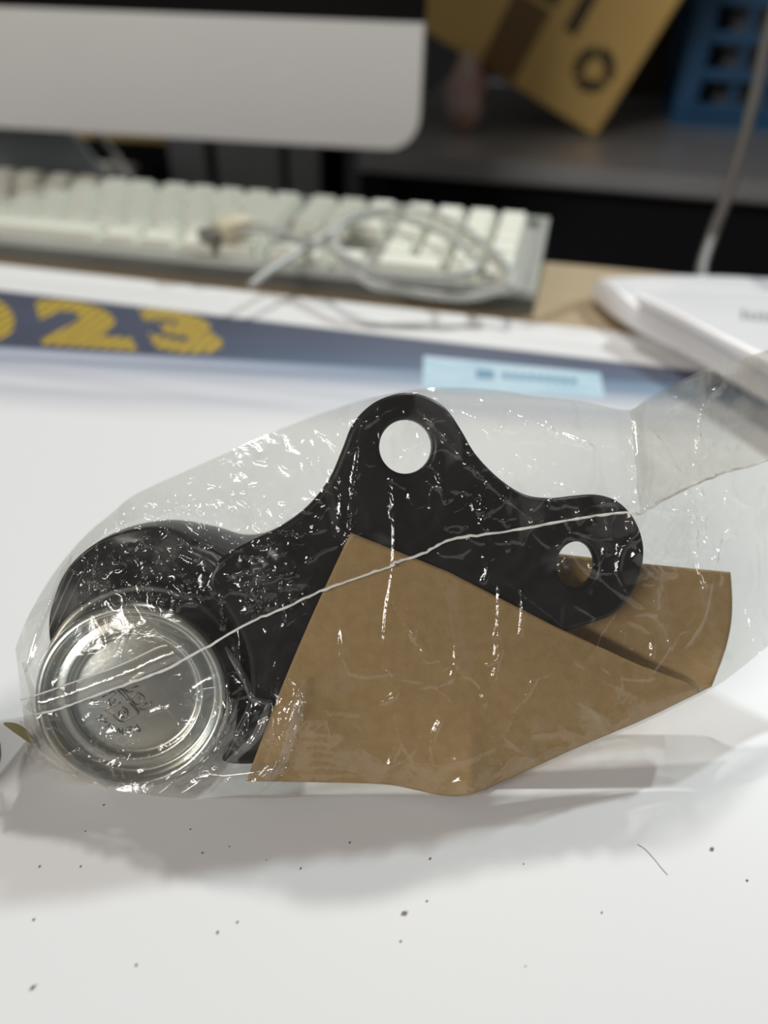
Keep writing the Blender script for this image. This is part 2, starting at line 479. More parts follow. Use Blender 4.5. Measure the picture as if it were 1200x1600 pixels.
# pale blue printed panel with blue lettering too blurred to read
pl = [sheet_local(*p) for p in ((660, 608), (945, 622), (938, 583), (662, 556))]
mkobj('printed_panel', mesh('printed_panel', [(p[0], p[1], 0.00006) for p in pl], [(0, 1, 2, 3)]), M['paleblue'], sheet)
p0, p1 = np.array(pl[0]), np.array(pl[1]); q0 = np.array(pl[3]); q1 = np.array(pl[2])
vv, ff = [], []


def pquad(s0, s1, t0, t1):
    for s, t in ((s0, t0), (s1, t0), (s1, t1), (s0, t1)):
        p = (p0 * (1 - s) + p1 * s) * (1 - t) + (q0 * (1 - s) + q1 * s) * t
        vv.append((p[0], p[1], 0.00009))
    k = len(vv); ff.append((k - 4, k - 3, k - 2, k - 1))


pquad(0.30, 0.40, 0.42, 0.72)
for i in range(9):
    pquad(0.45 + i * 0.047, 0.45 + i * 0.047 + 0.032, 0.46, 0.70)
mkobj('printed_lettering', mesh('printed_lettering', vv, ff), M['blueink'], sheet)

# ------------------------------------------------------------------ keyboard
kR = rotz_frame(atz(832, 490))
KX1, KY0 = kR[0], kR[1]
KW, KD = 0.436, 0.098
PX, PY = 0.0184, 0.0146
kb = empty('keyboard', tuple(KX1 * EX + KY0 * EY), ROT)
tag(kb, 'cream full-size computer keyboard with a grey rim behind the calendar sheet', 'keyboard')
ZF, ZB = 0.0075, 0.0165      # case top front / back


def kz(y): return ZF + (ZB - ZF) * y / KD


def wedge(name, x0, x1, y0, y1, zlo, off, mat, bev=0.0):
    me = box_me(name, x0, x1, y0, y1, 0, 1, 0)
    for v in me.vertices:
        v.co.z = (kz(v.co.y) + off) if v.co.z > 0.5 else zlo
    o = mkobj(name, me, mat, kb)
    return o


wedge('case', -KW, 0, 0, KD, 0.0, 0.0, M['kcase'])
rim_w = 0.004
wedge('rim', -KW, 0, 0, rim_w, 0.0005, 0.004, M['krim'])
wedge('rim', -KW, 0, KD - rim_w, KD, 0.0005, 0.004, M['krim'])
wedge('rim', -rim_w, 0, rim_w, KD - rim_w, 0.0005, 0.004, M['krim'])
wedge('rim', -KW, -KW + rim_w, rim_w, KD - rim_w, 0.0005, 0.004, M['krim'])
keycache = {}


def key(col, row, w, hgt=1):
    kk = (w, hgt)
    if kk not in keycache:
        W_, D_ = w * PX - 0.0016, hgt * PY - 0.0016
        t = 0.0022
        v = [(-W_ / 2, -D_ / 2, 0), (W_ / 2, -D_ / 2, 0), (W_ / 2, D_ / 2, 0), (-W_ / 2, D_ / 2, 0),
             (-W_ / 2 + t, -D_ / 2 + t * 0.8, 0.0075), (W_ / 2 - t, -D_ / 2 + t * 0.8, 0.0075), (W_ / 2 - t, D_ / 2 - t * 0.7, 0.0078), (-W_ / 2 + t, D_ / 2 - t * 0.7, 0.0078)]
        me = mesh('key', v, [(0, 3, 2, 1), (4, 5, 6, 7), (0, 1, 5, 4), (1, 2, 6, 5), (2, 3, 7, 6), (3, 0, 4, 7)])
        me.materials.append(M['keycap']); keycache[kk] = me
    o = bpy.data.objects.new('key', keycache[kk]); COL.objects.link(o); o.parent = kb
    x = -KW + 0.011 + (col + w / 2) * PX; y = 0.0055 + (row + hgt / 2) * PY
    o.location = (x, y, kz(y) + 0.0006)
    o.rotation_euler = (math.atan2(ZB - ZF, KD), 0, 0)


def krow(row, start, ws):
    c = start
    for w in ws:
        if w > 0:
            key(c, row, w)
        c += abs(w)


krow(0, 0, [1.25, 1.25, 1.25, 6.25, 1.25, 1.25, 1.25, 1.25])
krow(1, 0, [2.25] + [1] * 10 + [2.75]); krow(2, 0, [1.75] + [1] * 11 + [2.25])
krow(3, 0, [1.5] + [1] * 12 + [1.5]); krow(4, 0, [1] * 13 + [2])
krow(5, 0, [1, -0.5] + [1] * 4 + [-0.25] + [1] * 4 + [-0.25] + [1] * 4 + [-0.0] + [1])
krow(0, 15.25, [1, 1, 1]); krow(1, 16.25, [1]); krow(3, 15.25, [1, 1, 1]); krow(4, 15.25, [1, 1, 1]); krow(5, 15.25, [1, 1, 1])
krow(0, 18.5, [2, 1]); key(21.5, 0, 1, 2)
krow(1, 18.5, [1, 1, 1]); krow(2, 18.5, [1, 1, 1, 1]); krow(3, 18.5, [1, 1, 1, 1]); krow(4, 18.5, [1, 1, 1, 1]); krow(5, 18.5, [1, 1, 1, 1])

# ------------------------------------------------------------------ cable coiled over the keyboard
KO = KX1 * EX + KY0 * EY
kn = np.array([0, -(ZB - ZF) / KD, 1.0]); kn = kn[0] * EX + kn[1] * EY + np.array([0, 0, 1.0]); kn /= np.linalg.norm(kn)


def onkeys(x, y, up=0.012):
    up = min(up, 0.0165) - 0.0025 - 0.004 * max(0.0, min(1.0, (y - 448) / 14.0))
    return onplane(x, y, KO + np.array([0, 0, ZF + up]), kn)


usb = empty('usb_cable', tuple(onkeys(520, 370)))
tag(usb, 'pale grey usb cable looped loosely over the keyboard keys', 'cable')


def rel(pts, o): return [np.array(p) - np.array(o.location) for p in pts]


c1 = [(392, 446, .012), (415, 428, .013), (460, 398, .0135), (510, 366, .014), (552, 338, .014), (600, 326, .014), (655, 330, .014), (712, 350, .014), (765, 388, .0135),
      (797, 424, .0135), (795, 448, .0125), (770, 457, .012), (735, 465, .012), (680, 462, .012), (625, 453, .012), (580, 444, .013), (545, 418, .014), (525, 390, .0155), (522, 366, .016)]
mkobj('cord', tube_me('cord', rel([onkeys(*p) for p in catmull(c1, 6)], usb), 0.0019, 8), M['cord'], usb, True)
c2 = [(522, 366, .016), (535, 350, .0165), (575, 336, .017), (640, 345, .017), (700, 372, .017), (745, 410, .017), (720, 430, .017), (650, 432, .017), (590, 424, .017), (552, 408, .0175), (520, 392, .0175),
      (470, 372, .0175), (430, 360, .017), (390, 362, .016), (375, 364, .0155)]
mkobj('cord', tube_me('cord', rel([onkeys(*p) for p in catmull(c2, 6)], usb), 0.0017, 8), M['cord'], usb, True)
pa, pb = onkeys(378, 352, .016), onkeys(330, 372, .013)
ax = pb - pa; ax /= np.linalg.norm(ax); sd = np.cross(kn, ax); sd /= np.linalg.norm(sd)
PM = Matrix(((ax[0], sd[0], kn[0], pa[0] - usb.location[0]), (ax[1], sd[1], kn[1], pa[1] - usb.location[1]), (ax[2], sd[2], kn[2], pa[2] - usb.location[2]), (0, 0, 0, 1)))
o = box('plug_body', (-0.004, 0.014, -0.0075, 0.0075, -0.004, 0.005), M['plug'], usb, bev=0.0018); o.matrix_local = PM
o = box('plug_contact', (0.0142, 0.024, -0.0058, 0.0058, -0.0025, 0.003), M['plugm'], usb, bev=0.0006); o.matrix_local = PM

# ------------------------------------------------------------------ monitor
MA = math.radians(-8.0)
mX = np.array([math.cos(MA), math.sin(MA), 0]); mN = np.array([math.sin(MA), -math.cos(MA), 0])
mP = np.array([0, 0.645, 0])
mon = empty('computer_monitor', (0, 0, 0)); tag(mon, 'silver all-in-one computer with black screen standing behind the keyboard', 'computer')


def mloc(x, y):
    P = onplane(x, y, mP, mN); return (P - mP) @ mX, P[2]


xr_, zt_r = mloc(663, 47); _, zb_ = mloc(600, 240); _, zt_l = mloc(0, 0); _, zb_l = mloc(0, 196)
ztop = 0.5 * (zt_r + zt_l); zbot = 0.5 * (zb_ + zb_l)
MWID = 0.53
rad = 0.025


def monpt(x, d, z): return tuple(mP + mX * x - mN * d + np.array([0, 0, z]))


def monplate(name, outline, d0, d1, mat, bev=0.0015):
    me = curve_plate(name, [outline], (d1 - d0) / 2 - bev, bev)
    for v in me.vertices:
        v.co = monpt(v.co.x, (d0 + d1) / 2 - v.co.z, v.co.y)
    o = mkobj(name, me, mat, mon); autosmooth(o, 40)
    return o


arc = [(xr_ - rad + rad * math.cos(a), zbot + rad + rad * math.sin(a)) for a in np.linspace(-math.pi / 2, 0, 10)]
arcl = [(xr_ - MWID + rad - rad * math.sin(a), zbot + rad - rad * math.cos(a)) for a in np.linspace(math.pi / 2, 0, 10)]
monplate('chin', arcl[::1] + arc + [(xr_, ztop), (xr_ - MWID, ztop)], 0, 0.010, M['alu'])
monplate('screen_glass', [(xr_ - MWID, ztop + 0.0004), (xr_, ztop + 0.0004), (xr_, ztop + 0.20), (xr_ - MWID, ztop + 0.20)], 0.0004, 0.010, M['screen'])
# back shell and stand
monplate('back_shell', [(xr_ - MWID + 0.03, zbot + 0.03), (xr_ - 0.03, zbot + 0.03), (xr_ - 0.03, ztop + 0.17), (xr_ - MWID + 0.03, ztop + 0.17)], 0.0102, 0.030, M['alu2'], 0.006)
# stand: neck and foot to the left, on its own side table
ZT = -0.065                       # top of the side table
sA = atz(152, 291, ZT + 0.008); sx1 = (sA - mP) @ mX
sd = -((sA - mP) @ mN)
me = box_me('stand_foot', sx1 - 0.19, sx1, sd - 0.002, sd + 0.10, ZT, ZT + 0.008, 0.002)
for v in me.vertices: v.co = monpt(*v.co)
autosmooth(mkobj('stand_foot', me, M['alu2'], mon))
me = box_me('stand_neck', sx1 - 0.19, sx1 - 0.004, 0, 0.006, 0.0, 1.0, 0.0)
for v in me.vertices:
    t = v.co.z
    v.co = monpt(v.co.x - 0.012 * t, (sd + 0.035) * (1 - t) + 0.034 * t + v.co.y, ZT + 0.008 + t * (zbot + 0.05 - ZT))
mkobj('stand_neck', me, M['alu2'], mon)
tabl = empty('side_table', (0, 0, 0)); tag(tabl, 'black side table under the foot of the silver computer', 'table')
me = box_me('table_top', sx1 - 0.35, sx1 + 0.004, sd - 0.012, sd + 0.14, ZT - 0.028, ZT - 0.0002, 0.001)
for v in me.vertices: v.co = monpt(*v.co)
mkobj('table_top', me, M['void'], tabl)
for x in (sx1 - 0.33, sx1 - 0.02):
    for d in (sd + 0.012, sd + 0.12):
        me = box_me('table_leg', x - 0.015, x + 0.015, d - 0.015, d + 0.015, -0.74, ZT - 0.028)
        for v in me.vertices: v.co = monpt(*v.co)
        mkobj('table_leg', me, M['void'], tabl)
# white lead dropping from behind the chin to the table
wl = [onplane(x, y, mP - mN * d, mN) for x, y, d in ((120, 170, .05), (150, 205, .05), (175, 235, .055), (198, 268, .058), (212, 297, .058))]
wl.append(wl[-1] + np.array([0.004, 0.0, -0.03]))
wl.append(wl[-1] + np.array([-0.004, 0.02, -0.10]))
o = mkobj('power_lead', tube_me('power_lead', catmull(wl, 6), 0.0026, 8), M['wcord'], None, True)
tag(o, 'white power lead hanging below the silver computer chin', 'cable')

# ------------------------------------------------------------------ cabinet, low unit and carton behind the monitor
bN = np.array([math.sin(math.radians(-13)), -math.cos(math.radians(-13)), 0]); bX = np.array([math.cos(math.radians(-13)), math.sin(math.radians(-13)), 0])
bP = np.array([0, 0.90, 0])


def bl(x, y, P=bP):
    Q = onplane(x, y, P, bN); return (Q - P) @ bX, Q[2]


def bpt(x, d, z, P=bP): return tuple(P + bX * x - bN * d + np.array([0, 0, z]))


def bbox(name, b, mat, parent, P=bP, bev=0.001):
    me = box_me(name, *b, bev=bev)
    for v in me.vertices: v.co = bpt(*v.co, P=P)
    return mkobj(name, me, mat, parent)


x0, _ = bl(265, 260); x1, _ = bl(497, 260); xa, _ = bl(322, 260); xb, _ = bl(338, 260); xc, _ = bl(438, 260); xd, _ = bl(448, 260)
cab = empty('metal_cabinet'); tag(cab, 'grey metal cabinet with upright door panels behind the computer chin', 'cabinet')
bbox('body', (x0 + .002, x1 - .002, 0.012, 0.12, -0.74, 0.16), M['void'], cab)
bbox('door', (x0, xa, 0, 0.0118, -0.70, 0.158), M['cab'], cab, bev=0.002)
bbox('door', (xb, xc, 0, 0.0118, -0.70, 0.158), M['cab'], cab, bev=0.002)
bbox('door', (xd, x1, 0.004, 0.0118, -0.70, 0.158), M['cab'], cab, bev=0.002)
zl = bl(210, 229)[1]
xl0, _ = bl(40, 220)
low = empty('low_cabinet'); tag(low, 'black low cabinet left of the grey metal cabinet, carton on top', 'cabinet')
bbox('body', (xl0, x0 - .004, 0.02, 0.2, -0.74, zl - 0.001), M['void'], low)
bbox('door', (xl0 + .004, x0 - .008, 0.008, 0.0198, -0.70, zl - 0.004), M['void'], low)
cs = empty('small_carton'); tag(cs, 'small brown carton on the black low cabinet, mostly behind the chin', 'box')
cx0, _ = bl(90, 220); cx1, _ = bl(262, 220)
bbox('body', (cx0, cx1, 0.03, 0.2, zl - 0.001 + .0005, zl + 0.10), M['carton'], cs)
bbox('tape', ((cx0 + cx1) / 2 - .02, (cx0 + cx1) / 2 + .02, 0.0292, 0.0298, zl + .02, zl + 0.10), M['tape'], cs, bev=0)

# ------------------------------------------------------------------ rack with shelf
RA = math.radians(-13)
rN = np.array([math.sin(RA), -math.cos(RA), 0]); rX = np.array([math.cos(RA), math.sin(RA), 0])
ZS = -0.020
rP = atz(900, 262, ZS); rP = np.array([rP[0], rP[1], 0])


def rl_(x, y, d=0.0):
    Q = onplane(x, y, rP - rN * d, rN); return (Q - rP) @ rX, Q[2]


def rpt(x, d, z): return tuple(rP + rX * x - rN * d + np.array([0, 0, z]))


def rbox(name, b, mat, parent, bev=0.0):
    me = box_me(name, *b, bev=bev)
    for v in me.vertices: v.co = rpt(*v.co)
    o = mkobj(name, me, mat, parent)
    return o


rx0 = max(rl_(560, 250)[0], -0.24); rx1 = 0.62
lipz = rl_(900, 290)[1]
rack = empty('storage_rack'); tag(rack, 'dark steel storage rack shelf holding the tilted carton and blue crate', 'rack')
rbox('shelf_board', (rx0, rx1, 0.004, 0.60, ZS - 0.02, ZS), M['steel'], rack)
rbox('shelf_lip', (rx0, rx1, 0, 0.0038, lipz, ZS + 0.001), M['lip'], rack, 0.0008)
rbox('shelf_lip', (rx0, rx1, -0.006, -0.0002, lipz, lipz + 0.008), M['lip'], rack, 0.0008)
rbox('under_shelf_shade', (rx0 + 0.03, rx1 - 0.03, 0.03, 0.04, -0.73, ZS - 0.021), M['void'], rack)  # black sheet standing in for the deep shade under the shelf
rbox('back_panel', (rx0 + 0.03, rx1 - 0.03, 0.605, 0.612, -0.73, 0.305), M['void'], rack)
rbox('shading_roof', (rx0, rx1, 0.0, 0.60, 0.305, 0.32), M['void'], rack)  # unseen roof, added to keep lamp light off the shelf
for x in (rx0 + 0.0, rx1 - 0.03):
    for d in (0.006, 0.575):
        rbox('post', (x, x + 0.03, d, d + 0.028, -0.74, 0.33), M['void'], rack)
rbox('shading_side', (rx1 - 0.002, rx1, 0.04, 0.57, -0.5, 0.304), M['void'], rack)  # unseen side, added to block lamp light from the right

# tilted carton leaning on its lower right corner
Dc = 0.15
cxr, czr = rl_(936, 178, Dc)
TA = math.radians(-25.0)
ca, sa = math.cos(TA), math.sin(TA)
carton = empty('cardboard_carton'); tag(carton, 'large brown cardboard carton tilted on its corner on the rack shelf', 'box')


def cpt(x, d, z):       # local box coords, origin at the lower right front corner
    return rpt(cxr + ca * x - sa * z, Dc + d, ZS + 0.0006 + sa * x + ca * z)


def cbox(name, b, mat, bev=0.0):
    me = box_me(name, *b, bev=bev)
    for v in me.vertices: v.co = cpt(*v.co)
    return mkobj(name, me, mat, carton)


cbox('body', (-0.28, 0, 0, 0.10, 0, 0.195), M['carton'], 0.002)


def cl(x, y):
    X, Z = rl_(x, y, Dc); X -= cxr; Z -= ZS
    return ca * X + sa * Z, -sa * X + ca * Z


tx0, tz0 = cl(752, 100); tx1, _ = cl(818, 100)
cbox('tape', (tx0 - 0.002, tx1, -0.0006, -0.0002, 0.0, 0.075), M['tape'])
bx_, bz_ = cl(890, 52)
cbox('printed_bar', (bx_ - 0.007, bx_ + 0.007, -0.0006, -0.0002, bz_, bz_ + 0.07), M['ink'])
bx2, bz2 = cl(862, 8)
cbox('printed_bar', (bx2 - 0.02, bx2 + 0.004, -0.0006, -0.0002, bz2, bz2 + 0.02), M['ink'])
rx_, rz_ = cl(928, 110)
vv, ff = [], []
for k in range(40):
    q = 2 * math.pi * k / 40
    for rr in (0.010, 0.0215):
        vv.append(cpt(rx_ + rr * math.cos(q), -0.0005, rz_ + rr * math.sin(q)))
for k in range(40):
    if k % 13 < 12:
        a = 2 * k; b = 2 * ((k + 1) % 40); ff.append((a, a + 1, b + 1, b))
mkobj('printed_ring', mesh('printed_ring', vv, ff), M['ink'], carton)
# dark carton behind the monitor that props it
prop = empty('dark_carton'); tag(prop, 'dark box behind the computer propping up the tilted carton', 'box')
px_ = cxr - 0.275
rbox('body', (px_ - 0.015, px_ + 0.035, Dc + 0.01, Dc + 0.09, ZS + .0003, ZS + 0.095), M['void'], prop, 0.002)
rbox('lid', (px_ - 0.017, px_ + 0.024, Dc + 0.008, Dc + 0.092, ZS + 0.0952, ZS + 0.104), M['void'], prop, 0.001)

# grey-brown parcel at the back
par = empty('paper_parcel'); tag(par, 'grey brown paper parcel standing between the tilted carton and blue crate', 'parcel')
Dp = 0.49
pxa, pza = rl_(965, 118, Dp); pxb, _ = rl_(1045, 118, Dp)
rbox('body', (pxa - 0.02, pxb, Dp, Dp + 0.07, ZS + .0002, 0.20), M['parcel'], par, 0.006)
rbox('string', (pxa - 0.021, pxb + 0.001, Dp - 0.001, Dp + 0.071, 0.05, 0.053), M['ink'], par)

# blue crate
Dk = 0.255
kx0, kz0 = rl_(1046, 192, Dk); kz0 = ZS + 0.0003
crate = empty('plastic_crate'); tag(crate, 'blue plastic crate with open lattice sides on the rack shelf', 'crate')
CWD, CDP, CHT = 0.27, 0.20, 0.20
rbox('base', (kx0, kx0 + CWD, Dk, Dk + CDP, kz0, kz0 + 0.010), M['crate'], crate)
for x, d in ((kx0, Dk), (kx0 + CWD - 0.026, Dk), (kx0, Dk + CDP - 0.02), (kx0 + CWD - 0.026, Dk + CDP - 0.02)):
    rbox('corner_post', (x, x + 0.026, d, d + 0.02, kz0 + 0.010, kz0 + CHT), M['crate'], crate, 0.003)
for i in range(6):
    z = kz0 + 0.012 + i * 0.036
    rbox('slat', (kx0 + 0.026, kx0 + CWD - 0.026, Dk + 0.003, Dk + 0.009, z, z + 0.012), M['crate'], crate, 0.001)
    rbox('slat', (kx0 + 0.026, kx0 + CWD - 0.026, Dk + CDP - 0.009, Dk + CDP - 0.003, z, z + 0.012), M['crate'], crate, 0.001)
    rbox('slat', (kx0 + 0.003, kx0 + 0.009, Dk + 0.02, Dk + CDP - 0.02, z, z + 0.012), M['crate'], crate, 0.001)
for i in range(5):
    x = kx0 + 0.060 + i * 0.036
    rbox('upright', (x, x + 0.007, Dk + 0.010, Dk + 0.016, kz0 + 0.010, kz0 + CHT), M['crate'], crate)
con = rbox('packed_carton', (kx0 + 0.05, kx0 + CWD - 0.04, Dk + 0.05, Dk + CDP - 0.04, kz0 + 0.0105, kz0 + 0.15), M['cratein'], None, 0.004)
tag(con, 'pale mottled carton packed inside the blue crate', 'box')

# small crumpled packet under the tilted carton
Dq = 0.125
qx, qz = rl_(728, 150, Dq)
bm = bmesh.new(); bmesh.ops.create_icosphere(bm, subdivisions=4, radius=1.0)
for v in bm.verts:
    n = v.co.normalized()
    k = 1 + 0.18 * math.sin(5 * n.x + 2 * n.z) * math.cos(4 * n.y + 3 * n.z) + 0.10 * math.sin(11 * n.x - 7 * n.z)
    t = (n.z + 1) / 2
    x, d, z = n.x * k * (0.022 - 0.006 * t), n.y * k * 0.016, t * 0.078
    v.co = rpt(qx + x, Dq + d, ZS + 0.0004 + z)
me = bpy.data.meshes.new('packet'); bm.to_mesh(me); bm.free()
o = mkobj('crumpled_packet', me, M['pink'], None, True)
tag(o, 'small crumpled pink and white packet under the tilted carton', 'packet')

# ------------------------------------------------------------------ hanging grey cable at the right
hc = []
for x, y, Y in ((1235, -60, .47), (1200, 55, .47), (1182, 140, .47), (1160, 225, .468), (1135, 310, .462), (1112, 370, .456)):
    d = ray(x, y); hc.append(CC + d * (Y / d[1]))
e0 = atz(1096, 432, 0.004); hc.append(e0)
hc.append(e0 + np.array([0.004, -0.025, -0.001])); hc.append(e0 + np.array([0.03, -0.05, -0.0012]))
o = mkobj('hanging_cable', tube_me('hanging_cable', catmull(hc, 8), 0.0032, 10), M['gcord'], None, True)
tag(o, 'grey cable hanging down in front of the blue crate', 'cable')

# ------------------------------------------------------------------ white padded mailer at the right
mail = empty('padded_mailer', (0, 0, 0)); tag(mail, 'white padded plastic mailer lying behind the bagged part', 'package')
outl = [atz(*p) for p in ((919, 468), (960, 512), (1010, 545), (1060, 572), (1105, 598), (1200, 655), (1330, 730))]
outu = [atz(x, y, .006) for x, y in ((924, 452), (960, 444), (1010, 441), (1060, 436), (1110, 432), (1200, 436), (1330, 450))]
outl = catmull(outl, 6); outu = catmull(outu, 6)
NS = len(outl); NT = 22
vv, ff = [], []
for side in (1, 0):
    for i in range(NS):
        s = i / (NS - 1)
        for j in range(NT + 1):
            t = j / NT
            p = outl[i] * (1 - t) + outu[i] * t
            e = min(s, 1 - s) * 6; e = min(1, e)
            prof = max(0.0, 1 - abs(2 * t - 1) ** 3.5) * (1 - (1 - e) ** 3)
            hgt = 0.006 + 0.009 * prof if side else 0.006 - 0.0055 * prof
            if side: hgt += 0.0012 * math.sin(9 * s + 5 * t) * prof
            vv.append((p[0], p[1], hgt))
K = NS * (NT + 1)
for side in (0, 1):
    for i in range(NS - 1):
        for j in range(NT):
            a = side * K + i * (NT + 1) + j; b = a + NT + 1
            ff.append((a, b, b + 1, a + 1) if side == 0 else (a, a + 1, b + 1, b))
me = mesh('body', vv, ff); bm = bmesh.new(); bm.from_mesh(me); bmesh.ops.remove_doubles(bm, verts=bm.verts, dist=1e-5); bm.to_mesh(me); bm.free()
mkobj('body', me, M['mailer'], mail, True)
# the flap folded over its top
fa = [atz(x, y, .0155) for x, y in ((992, 476), (1050, 505), (1110, 540), (1170, 574), (1260, 625))]
fb = [atz(x, y, .0155) for x, y in ((1000, 466), (1060, 458), (1120, 455), (1200, 456), (1310, 470))]
fa = catmull(fa, 6); fb = catmull(fb, 6); n1 = len(fa)
vv, ff = [], []
for lay in (0, 1):
    for i in range(n1):
        for j in range(9):
            t = j / 8; p = fa[i] * (1 - t) + fb[i] * t
            z = p[2] + 0.0012 + 0.0035 * math.sin(math.pi * min(1, t * 0.8 + 0.2)) ** 0.6 - lay * 0.0030
            vv.append((p[0], p[1], z))
K = n1 * 9
for i in range(n1 - 1):
    for j in range(8):
        a = i * 9 + j; b = a + 9
        ff.append((a, b, b + 1, a + 1)); ff.append((K + a, K + a + 1, K + b + 1, K + b))
for i in range(n1 - 1):
    for j in (0, 8):
        a = i * 9 + j; b = a + 9; ff.append((a, K + a, K + b, b))
mkobj('flap', mesh('flap', vv, ff), M['mailer'], mail, True)
vv, ff = [], []
for i in range(5):
    x = 1158 + i * 11
    for dx, dy in ((0, 14), (7, 16), (7, -3 + (i % 2) * 4), (0, -4 + (i % 3) * 3)):
        p = atz(x + dx, 486 + dy * 0.8 + i * 1.0, 0.0205); vv.append(p)
    k = len(vv); ff.append((k - 4, k - 3, k - 2, k - 1))
mkobj('printed_mark', mesh('printed_mark', vv, ff), M['mailer_ink'], mail)

# ================================================================== the bagged ball joint
# local frame of the flat bracket: u right, v up, w towards the camera
d0 = ray(600, 930); d0 = d0 / np.linalg.norm(d0)
dl, dr = math.radians(10), math.radians(6)   # more upright than square to the view, right end a little farther
OW = (-d0 * math.cos(dr) + CR * math.sin(dr)) * math.cos(dl) - CU * math.sin(dl); OW /= np.linalg.norm(OW)
CS = 1.07
CW = -0.0190                               # the cap sits back from the bracket face
OU = CR - OW * np.dot(CR, OW); OU /= np.linalg.norm(OU)
OV = np.cross(OW, OU)
OO = atz(500, 1243, 0.0012)
OM = Matrix(((OU[0], OV[0], OW[0], OO[0]), (OU[1], OV[1], OW[1], OO[1]), (OU[2], OV[2], OW[2], OO[2]), (0, 0, 0, 1)))


def PL(x, y, w=0.0):
    """pixel -> (u, v) on the plane w"""
    P = onplane(x, y, OO + OW * w, OW) - OO
    return np.array([P @ OU, P @ OV])


def PLs(pts, w=0.0): return [PL(x, y, w) for x, y in pts]


def zof(u, v, w): return OO[2] + u * OU[2] + v * OV[2] + w * OW[2]


def wmin(u, v, z=0.0004): return (z - OO[2] - u * OU[2] - v * OV[2]) / OW[2]


def sstep(a, b, x):
    t = np.clip((x - a) / (b - a), 0, 1); return t * t * (3 - 2 * t)


joint = empty('ball_joint'); joint.matrix_world = OM
tag(joint, 'black steel suspension ball joint with a zinc cap inside the clear bag', 'car part')

plate_px = [(398, 842), (440, 822), (482, 790), (515, 748), (535, 703), (552, 662), (580, 632), (612, 617), (642, 613), (672, 621), (700, 640), (722, 672), (745, 710), (782, 748), (822, 773), (865, 779), (905, 775), (940, 774),
            (972, 787), (997, 818), (1008, 858), (1002, 900), (985, 935), (958, 962), (930, 973), (895, 985), (850, 1005), (780, 1040), (690, 1085), (600, 1120), (500, 1160), (430, 1188), (390, 1196), (348, 1191),
            (358, 1162), (390, 1090), (384, 1012), (352, 950), (326, 916), (336, 882), (366, 858)]
plate_uv = catmull(PLs(plate_px), 5, True)


def ring_px(cx, cy, rx, ry, n=48):
    return PLs([(cx + rx * math.cos(2 * math.pi * k / n), cy + ry * math.sin(2 * math.pi * k / n)) for k in range(n)])


hole1 = ring_px(635, 698, 41.5, 42.5); hole2 = ring_px(903, 883, 31, 36)
me = curve_plate('bracket', [plate_uv, hole1, hole2], 0.0009, 0.0011, -0.0020, 4)
o = mkobj('bracket', me, M['plateblack'], joint); autosmooth(o, 30)

# cast housing behind the cap, swelling into a neck over the bracket: rings shrinking from its outline
hs_px = [(64, 990), (78, 930), (110, 876), (168, 836), (250, 818), (325, 828), (375, 842), (420, 836), (462, 812), (500, 800), (530, 822), (524, 868), (488, 915), (462, 975), (446, 1050), (420, 1110), (330, 1160), (230, 1165), (140, 1130), (82, 1060)]
hs_out = catmull(PLs(hs_px, -0.014), 5, True)
CAPC = PL(226, 1064, CW)
hs_uv = hs_out
hc_ = PL(300, 980, -0.014)
NR = 46
hv, hf = [], []
bumps = [(PL(445, 882), 0.0080, 0.0022), (PL(350, 900), 0.0060, 0.0012), (PL(395, 990), 0.0050, 0.0016), (PL(215, 868), 0.0070, 0.0012), (PL(140, 920), 0.0060, 0.0010), (PL(290, 860), 0.0050, 0.0012)]


def cast_h(u, v, t):
    dx, dy = u - CAPC[0], v - CAPC[1]; d = math.hypot(dx, dy)
    side = float(sstep(-0.1, 0.75, dx / (d + 1e-9)))
    top = -0.0188 + (0.0045 + 0.0135 * side) * float(sstep(0.0215, 0.0350, d))
    w = min(top, -0.0245 + 0.0250 * math.sqrt(max(0.0, 1 - (1 - min(1.0, t * 4.5)) ** 2)))
    for c, r_, a_ in bumps:
        w += a_ * math.exp(-((u - c[0]) ** 2 + (v - c[1]) ** 2) / r_ ** 2) * min(1, t * 8)
    w += (0.00025 * math.sin(u * 900 + 2 * math.sin(v * 700)) * math.cos(v * 1100 + 1.3) + 0.00018 * math.sin(u * 2100 + v * 1700)) * min(1, t * 6)
    return w


nO = len(hs_out)
for k in range(NR):
    t_ = (k / (NR - 1)) ** 1.35 * 0.97
    for p in hs_out:
        q = p * (1 - t_) + hc_ * t_
        hv.append((q[0], q[1], cast_h(q[0], q[1], t_)))
for k in range(NR - 1):
    for i in range(nO):
        i2 = (i + 1) % nO
        hf.append((k * nO + i, k * nO + i2, (k + 1) * nO + i2, (k + 1) * nO + i))
hf.append(tuple((NR - 1) * nO + i for i in range(nO)))
k0 = len(hv)
for p in hs_out:                                           # back rim, never below the sheet
    q = p * 0.96 + hc_ * 0.04
    hv.append((q[0], q[1], max(-0.0255, wmin(q[0], q[1], 0.0012))))
for i in range(nO):
    i2 = (i + 1) % nO; hf.append((i2, i, k0 + i, k0 + i2))
hf.append(tuple(k0 + i for i in range(nO - 1, -1, -1)))
hv = [(a_, b_, max(c_, wmin(a_, b_, 0.0012))) for a_, b_, c_ in hv]
mkobj('housing', mesh('housing', hv, hf), M['castblack'], joint, True)

